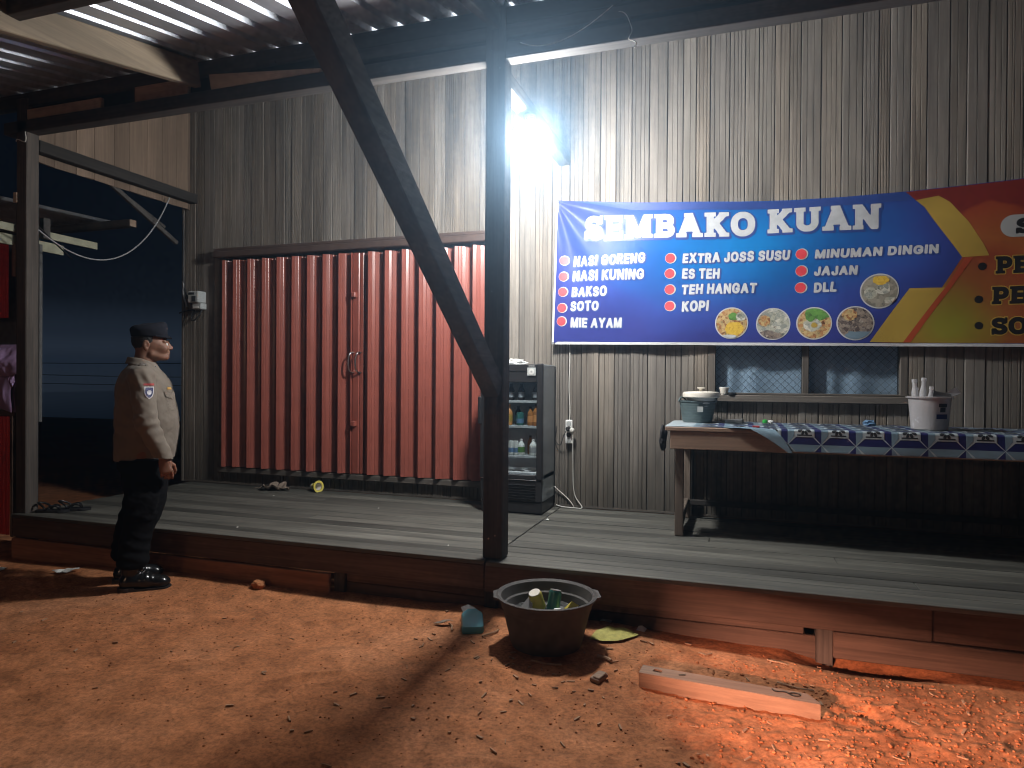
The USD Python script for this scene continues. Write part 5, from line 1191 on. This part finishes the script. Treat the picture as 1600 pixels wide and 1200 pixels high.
# fingers after the palms so that they stay apart
for s_ in (-1, 1):
    ax = AX[s_]
    for j, (kx, l1, l2, l3) in enumerate(((.172, .040, .026, .020), (.152, .044, .029, .021), (.132, .041, .027, .020), (.113, .033, .022, .018))):
        a = np.array([kx + ax, s_ * .252, .782 + .004 * (j == 3)]); b = a + l1 * np.array([.10, -s_ * .28, -.95]); c_ = b + l2 * np.array([-.10, -s_ * .86, -.50]); e = c_ + l3 * np.array([-.22, -s_ * .72, .62])
        B.bone(a, b, .0098, .0092, .004); B.bone(b, c_, .0090, .0084, .004); B.bone(c_, e, .0084, .0074, .004)
    B.bone((.150 + ax, s_ * .243, .838), (.183 + ax, s_ * .228, .812), .014, .012, .008); B.bone((.183 + ax, s_ * .228, .812), (.192 + ax, s_ * .214, .778), .0105, .0100, .004); B.bone((.192 + ax, s_ * .214, .778), (.186 + ax, s_ * .205, .755), .0098, .008, .004)
B.bone((-.022, 0, 1.42), (.006, 0, 1.545), .066, .060, .02)
body = B.mesh()
# the head on a finer grid of the same body, joined at the neck
H = Field((-.13, -.12, 1.40), (.21, .12, 1.78), .003)
H.bone((-.022, 0, 1.36), (.006, 0, 1.545), .066, .060, .02)
H.egg((.022, 0, 1.622), (.098, .077, .088), .02); H.egg((.070, 0, 1.567), (.076, .063, .080), .025)
H.bone((.122, -.012, 1.513), (.122, .012, 1.513), .022, .022, .015); H.bone((.045, -.052, 1.528), (.100, -.028, 1.512), .018, .018, .02); H.bone((.045, .052, 1.528), (.100, .028, 1.512), .018, .018, .02)
for s_ in (-1, 1):
    H.egg((.106, s_ * .040, 1.570), (.034, .025, .028), .015); H.bone((.130, s_ * .014, 1.6145), (.118, s_ * .046, 1.612), .011, .009, .010)
    H.egg((.150, s_ * .030, 1.5945), (.018, .0165, .0115), .008, carve=True)
    H.egg((.143, s_ * .0135, 1.570), (.013, .0105, .009), .006)
H.bone((.134, 0, 1.606), (.152, 0, 1.575), .0090, .0130, .008); H.egg((.151, 0, 1.573), (.014, .0135, .0115), .006)
H.bone((.139, -.016, 1.5475), (.139, .016, 1.5475), .0080, .0080, .007); H.bone((.136, -.016, 1.533), (.136, .016, 1.533), .0090, .0090, .007); H.bone((.149, -.022, 1.5405), (.149, .022, 1.5405), .0022, .0022, .003, carve=True)
for s_ in (-1, 1):
    H.egg((.012, s_ * .080, 1.588), (.021, .009, .031), .006); H.egg((.018, s_ * .092, 1.590), (.012, .008, .019), .004, carve=True); H.egg((.013, s_ * .080, 1.561), (.011, .009, .011), .005)
    H.egg((.151, s_ * .0075, 1.5625), (.005, .0035, .003), .002, carve=True)
hm = H.mesh()
# one continuous skin: cut both at the same plane and merge
def clip_mesh(m, z, keep_above):
    return trimesh.intersections.slice_mesh_plane(m, [0, 0, 1 if keep_above else -1], [0, 0, z])
BH = trimesh.util.concatenate([clip_mesh(body, 1.4715, False), clip_mesh(hm, 1.4685, True)])
bd = obj("body", BH, "skin", man, smooth=True)
for s_ in (-1, 1):
    ey = obj("eye", trimesh.creation.icosphere(3, .0118).apply_translation((.1270, s_ * .030, 1.5950)), "eye_white", man, smooth=True)
    obj("iris", trimesh.creation.icosphere(2, .0058).apply_translation((.1347, s_ * .0305, 1.5950)), "eye_dark", ey, smooth=True)
    obj("eyebrow", tube(spline([(.1425, s_ * .010, 1.618), (.138, s_ * .030, 1.6225), (.120, s_ * .052, 1.616)], 12), np.linspace(.0042, .0025, 12), 6), "hair", man, smooth=True)
obj("lips", MB().add(tube(spline([(.134, -.021, 1.5405), (.1445, -.008, 1.5450), (.1455, 0, 1.5440), (.1445, .008, 1.5450), (.134, .021, 1.5405)], 20), np.r_[np.linspace(.002, .0045, 10), np.linspace(.0045, .002, 10)], 8)).add(tube(spline([(.134, -.019, 1.5395), (.1435, 0, 1.5350), (.134, .019, 1.5395)], 16), np.r_[np.linspace(.002, .0055, 8), np.linspace(.0055, .002, 8)], 8)), "lips", man, smooth=True)
R_ = Field((-.13, -.12, 1.50), (.12, .12, 1.72), .0035)
R_.egg((.020, 0, 1.622), (.101, .0805, .091), .01)
x, y, z = R_.grid()
front = x - (.048 + .10 * np.clip(z - 1.60, 0, .08)) ; lower = (1.548 + .55 * np.clip(x + .06, 0, .2)) - z; side = np.where((x > .035) & (z < 1.60), 1.0, -1.0)
R_.a = np.maximum(np.maximum(R_.a, front), lower).astype(np.float32)
R_.noise(.0035, 110, 3)
obj("hair", R_.mesh(), "hair", man, smooth=True)
# cap: soft crown rising to the front, band, short peak
C = Field((-.15, -.14, 1.60), (.22, .14, 1.78), .0035)
C.loft([(1.645, .026, 0, .107, .086), (1.665, .026, 0, .111, .090), (1.70, .020, 0, .113, .094), (1.80, .022, 0, .100, .084)], .01)
x, y, z = C.grid()
q_ = (z - (1.714 + (x + .10) * .165 - 2.6 * y ** 2 - 1.6 * np.clip(-x - .02, 0, 1) ** 2)) * .95; hh_ = np.clip(.5 + .5 * (C.a - q_) / .034, 0, 1)
C.a = (C.a * hh_ + q_ * (1 - hh_) + .034 * hh_ * (1 - hh_)).astype(np.float32)
d = np.maximum(C.a + .008, 0); C.noise(.0045, (16, 16, 12), 4)
cpv = obj("cap", trimesh.smoothing.filter_taubin(C.mesh(), iterations=14), "cap_navy", man, smooth=True)
u, w = np.meshgrid(np.linspace(-1, 1, 30), np.linspace(0, 1, 8), indexing="ij")
an = u * 1.15
vis = np.stack([.020 + (.112 + .030 * w * np.cos(u * 1.35) ** .7) * np.cos(an), (.087 + .012 * w) * np.sin(an), 1.658 - .022 * w + .010 * w * u ** 2 - .014 * np.abs(u) ** 3 * 0], -1)
obj("peak", trimesh.util.concatenate([grid_mesh(vis + [0, 0, .002]), grid_mesh((vis - [0, 0, .002])[::-1])]), "cap_navy", cpv, smooth=True)
obj("cap_emblem", lathe([(0, 0), (.010, 0), (.011, .003), (.004, .005), (0, .006)], 8).apply_transform(trimesh.transformations.rotation_matrix(math.radians(72), [0, 1, 0])).apply_translation((.127, -.012, 1.702)), "silver", cpv)
# shirt
S = Field((-.32, -.40, .78), (.32, .40, 1.56), .005)
S.loft([(.815, .002, 0, .174, .190), (.86, .004, 0, .178, .192), (.98, .012, 0, .186, .196), (1.08, .015, 0, .190, .200), (1.18, .010, 0, .184, .206), (1.28, .0, 0, .172, .212), (1.36, -.004, 0, .152, .205), (1.42, -.012, 0, .112, .160), (1.455, -.012, 0, .085, .105), (1.475, -.010, 0, .076, .085)], .03, 2.1)
for s_ in (-1, 1):
    S.bone((-.008, s_ * .13, 1.405), (-.002, s_ * .215, 1.375), .055, .072, .05)
    S.bone((-.002, s_ * .218, 1.372), (.025, s_ * .268, 1.10), .076, .066, .022); S.bone((.025, s_ * .268, 1.10), (.122 + AX[s_], s_ * .252, .872), .064, .050, .022)
    S.bone((.115 + AX[s_], s_ * .252, .90), (.130 + AX[s_], s_ * .251, .858), .053, .053, .012)
S.noise(.010, (7, 7, 9), 14); S.noise(.0055, (17, 17, 12), 16); S.noise(.003, (26, 26, 30), 15)
x, y, z = S.grid()
# folds at the elbow, back and waist
S.a += (.0035 * np.sin((z - .35 * x) * 95 + 6 * y) * np.exp(-((z - 1.09) / .09) ** 2) * np.clip((np.abs(y) - .19) / .03, 0, 1)).astype(np.float32)
S.a += (.0040 * np.sin((z + .5 * x) * 62) * np.exp(-((z - 1.03) / .10) ** 2) * np.clip((-.04 - x) / .05, 0, 1)).astype(np.float32)
S.a += (.0040 * np.sin((x * 1.2 + z * .6) * 85) * np.exp(-((z - 1.34) / .06) ** 2) * np.clip((np.abs(y) - .17) / .03, 0, 1)).astype(np.float32)
S.a = np.maximum(S.a, (.838 + .006 * np.sin(x * 14 + 2 * y)) - z).astype(np.float32)
S.a = np.maximum(S.a, np.where((np.abs(y) > .20) & (x > .06), (.862 - .15 * (x - .12)) - z, -1)).astype(np.float32)
sh = obj("shirt", trimesh.smoothing.filter_taubin(S.mesh(), iterations=8), "uniform_shirt", man, smooth=True)
def patch(name, outline2, org, ux, uz, d, mat, parent, off=.003, start=.25, res=.008, fld=S):
    """A flat piece of cloth laid on the shirt: outline in (u, v) metres about org, pushed onto the surface along d."""
    v, f = trimesh.creation.triangulate_polygon(outline2, engine="earcut")
    v3, f = trimesh.remesh.subdivide_to_size(np.c_[v, np.zeros(len(v))], f, res, max_iter=9); f = np.asarray(f)
    ux, uz, d = (np.asarray(q, float) / np.linalg.norm(q) for q in (ux, uz, d))
    P = np.asarray(org, float) + v3[:, :1] * ux + v3[:, 1:2] * uz - d * start
    P = fld.cast(P, d, int(start * 2 / .002)) - d * off
    n = len(P)
    a, b, c = P[f[0, 0]], P[f[0, 1]], P[f[0, 2]]
    if np.cross(b - a, c - a) @ d > 0: f = f[:, ::-1]
    return obj(name, tmesh(np.vstack([P, P + d * (off + .001)]), np.vstack([f, f[:, ::-1] + n])), mat, parent)
shield = Polygon([(-.027, .030), (.027, .030), (.027, -.008), (.018, -.028), (0, -.042), (-.018, -.028), (-.027, -.008)])
dR = (-.35, 1, 0)
for s_ in (-1, 1):
    dd = (-.35, -s_, 0); uu = (1, -s_ * .35, 0)
    sb = patch("sleeve_badge", shield.buffer(.003), (.045, s_ * .29, 1.285), uu, (.1, 0, 1), dd, "badge_white", sh, .004)
    patch("shield_field", shield.buffer(-.003), (.045, s_ * .29, 1.285), uu, (.1, 0, 1), dd, "badge_blue", sb, .0055)
    patch("shield_disc", Point(0, -.004).buffer(.015), (.045, s_ * .29, 1.285), uu, (.1, 0, 1), dd, "badge_white", sb, .007)
    patch("title_strip", Polygon([(-.036, .040), (.036, .040), (.033, .053), (-.033, .053)]), (.045, s_ * .29, 1.285), uu, (.1, 0, 1), dd, "badge_red", sb, .004)
    ep = patch("epaulette", Polygon([(-.075, -.023), (.055, -.023), (.075, 0), (.055, .023), (-.075, .023)]), (.0, s_ * .165, 1.42), (.10, -s_ * 1, .12), (1, s_ * .05, 0), (0, 0, -1), "uniform_shirt", sh, .006, .12)
    for q in (.010, -.012):
        patch("rank_bar", sbox(q - .004 + .035, -.017, q + .004 + .035, .017), (.0, s_ * .165, 1.42), (.10, -s_ * 1, .12), (1, s_ * .05, 0), (0, 0, -1), "silver", ep, .010, .12)
    pk = patch("chest_pocket", sbox(-.058, -.075, .058, .05), (.2, s_ * .095, 1.235), (.28 * s_, 1, 0), (0, 0, 1), (-1, .28 * s_ * 0, 0), "uniform_shirt", sh, .004, .15)
    patch("pocket_flap", Polygon([(-.062, .05), (.062, .05), (.062, .015), (0, -.002), (-.062, .015)]), (.2, s_ * .095, 1.235), (.28 * s_, 1, 0), (0, 0, 1), (-1, 0, 0), "uniform_shirt", pk, .009, .15)
    patch("pocket_pin", sbox(-.03, .062, .022, .078), (.2, s_ * .095, 1.235), (.28 * s_, 1, 0), (0, 0, 1), (-1, 0, 0), "badge_gold" if s_ < 0 else "badge_white", sh, .006, .15)
patch("button_placket", sbox(-.018, -.60, .018, .0), (.2, 0, 1.42), (0, 1, 0), (0, 0, 1), (-1, 0, 0), "uniform_shirt", sh, .004, .15, .03)
for z in (1.35, 1.26, 1.17, 1.08, .99, .90):
    patch("button", Point(0, 0).buffer(.006, 6), (.2, 0, z), (0, 1, 0), (0, 0, 1), (-1, 0, 0), "leaf_dry", sh, .006, .15)
# collar: a folded band round the neck with two points
a = np.linspace(-math.pi + .22, math.pi - .22, 60) + math.pi
cu, cw = np.meshgrid(np.linspace(0, 1, 60), np.linspace(0, 1, 7), indexing="ij")
ang = .20 + cu * (2 * math.pi - .40)
dropf = .040 + .030 * np.exp(-((np.minimum(cu, 1 - cu)) / .10) ** 2)
inn = np.stack([-.014 + .082 * np.cos(ang), .078 * np.sin(ang), 1.498 - .012 * np.cos(ang) - .018 * np.clip(np.cos(ang), 0, 1)], -1)
outp = np.stack([-.014 + (.100 + .012 * np.clip(np.cos(ang), 0, 1)) * np.cos(ang), .100 * np.sin(ang), inn[..., 2] - dropf], -1)
cg = inn * (1 - cw[..., None]) + outp * cw[..., None] + np.stack([0 * cw, 0 * cw, .010 * np.sin(np.pi * np.minimum(cw * 1.5, 1)) * (cw < .7)], -1)
c_in = np.stack([inn, inn - [0, 0, .05]], 2).reshape(60, 7, 2, 3)[:, 0]
obj("collar", trimesh.util.concatenate([grid_mesh(cg), grid_mesh((cg - [0, 0, .004])[::-1]), grid_mesh(c_in)]), "uniform_shirt", sh, smooth=50)
for s_ in (-1, 1): obj("collar_pin", cbox(.064, .070, s_ * .052 - .014, s_ * .052 + .014, 1.445, 1.453, .001).apply_transform(trimesh.transformations.rotation_matrix(.0, [0, 0, 1])), "silver", sh)
# trousers
Tr = Field((-.32, -.30, .10), (.28, .30, .96), .005)
Tr.loft([(.78, .005, 0, .165, .180), (.86, .005, 0, .160, .182), (.94, .01, 0, .158, .18)], .03)
for s_ in (-1, 1):
    dx = .0 if s_ < 0 else -.055
    Tr.loft([(.15, -.055 + dx, s_ * .115, .076, .072), (.19, -.055 + dx, s_ * .115, .094, .088), (.26, -.050 + dx, s_ * .114, .092, .086), (.36, -.034 + dx, s_ * .112, .092, .088), (.48, .002 + dx * .8, s_ * .108, .104, .096), (.60, .020 + dx * .5, s_ * .104, .118, .106), (.74, .014 + dx * .2, s_ * .098, .138, .112), (.84, .008, s_ * .095, .145, .108)], .03)
    Tr.egg((.005 + dx * .5, s_ * .205, .585), (.085, .022, .095), .02)        # cargo pocket
    Tr.a[tuple(Tr.box((-.3, -.3, .1), (.3, .3, .5), 0)[0])] += 0
Tr.noise(.008, (9, 9, 13), 24); Tr.noise(.003, (30, 30, 30), 25)
x, y, z = Tr.grid()
Tr.a += (.0045 * np.sin((z + .3 * x) * 85 + 3 * y) * np.exp(-((z - .25) / .10) ** 2)).astype(np.float32)
Tr.a += (.0040 * np.sin((z - .4 * x) * 70) * np.exp(-((z - .50) / .08) ** 2) * np.clip((.02 - x) / .04, 0, 1)).astype(np.float32)
tr = obj("trousers", trimesh.smoothing.filter_taubin(Tr.mesh(), iterations=6), "trousers_black", man, smooth=True)
# boots
for s_ in (-1, 1):
    dx = .0 if s_ < 0 else -.055; oy = s_ * .118; to = s_ * .022
    Bt = Field((-.26, oy - .12, -.01), (.24, oy + .12, .26), .004)
    Bt.loft([(.07, -.060 + dx, oy, .058, .046), (.14, -.060 + dx, oy, .056, .048), (.22, -.058 + dx, oy, .062, .054)], .02)
    Bt.bone((-.085 + dx, oy, .060), (.02 + dx, oy + to * .5, .062), .050, .050, .02); Bt.bone((.02 + dx, oy + to * .5, .060), (.105 + dx, oy + to, .048), .050, .044, .025); Bt.egg((.115 + dx, oy + to, .047), (.050, .045, .034), .015)
    x, y, z = Bt.grid(); Bt.a = np.maximum(Bt.a, .016 - z).astype(np.float32)
    Bt.a += (.0022 * np.sin(x * 190) * np.exp(-((x - (.035 + dx)) / .03) ** 2) * (z > .07)).astype(np.float32)
    bt = obj("boot", trimesh.smoothing.filter_taubin(Bt.mesh(), iterations=6), "leather_black", man, smooth=True)
    so2 = unary_union([Point(-.088 + dx, oy).buffer(.050), Point(.118 + dx, oy + to).buffer(.049), Polygon([(-.088 + dx, oy - .047), (.118 + dx, oy + to - .049), (.118 + dx, oy + to + .049), (-.088 + dx, oy + .047)])]).buffer(.004)
    obj("sole", extr(so2, .0, .020), "black_plastic", bt)
    obj("heel", extr(so2.intersection(sbox(-.3, -1, -.045 + dx, 1)), .0205, .030), "black_plastic", bt)
    for k in range(5):
        zz = .098 + .012 * k; xx = .045 + dx - .017 * k
        obj("lace", tube(spline([(xx - .012, oy + to * .5 - .030, zz - .008), (xx + .006, oy + to * .5, zz + .008), (xx - .012, oy + to * .5 + .030, zz - .008)], 10), .0028, 5), "cable_black", bt)

# ------------------------------------------------------------------ thin mist added to imitate lens glare round the bulb
M["glare_mist"] = usdkit.material(stage, "/World/Looks/glare_mist", {"v": ("principled_volume", {"color": (.44, .70, 1.0), "density": GLARE_DENSITY, "anisotropy": .84})}, volume="v.volume")
top("haze", trimesh.creation.box(bounds=[[-131, -61, -4.6], [131, 161, 5.2]]), "glare_mist", "thin bluish mist added to stand in for lens glare", "haze", kind="stuff")
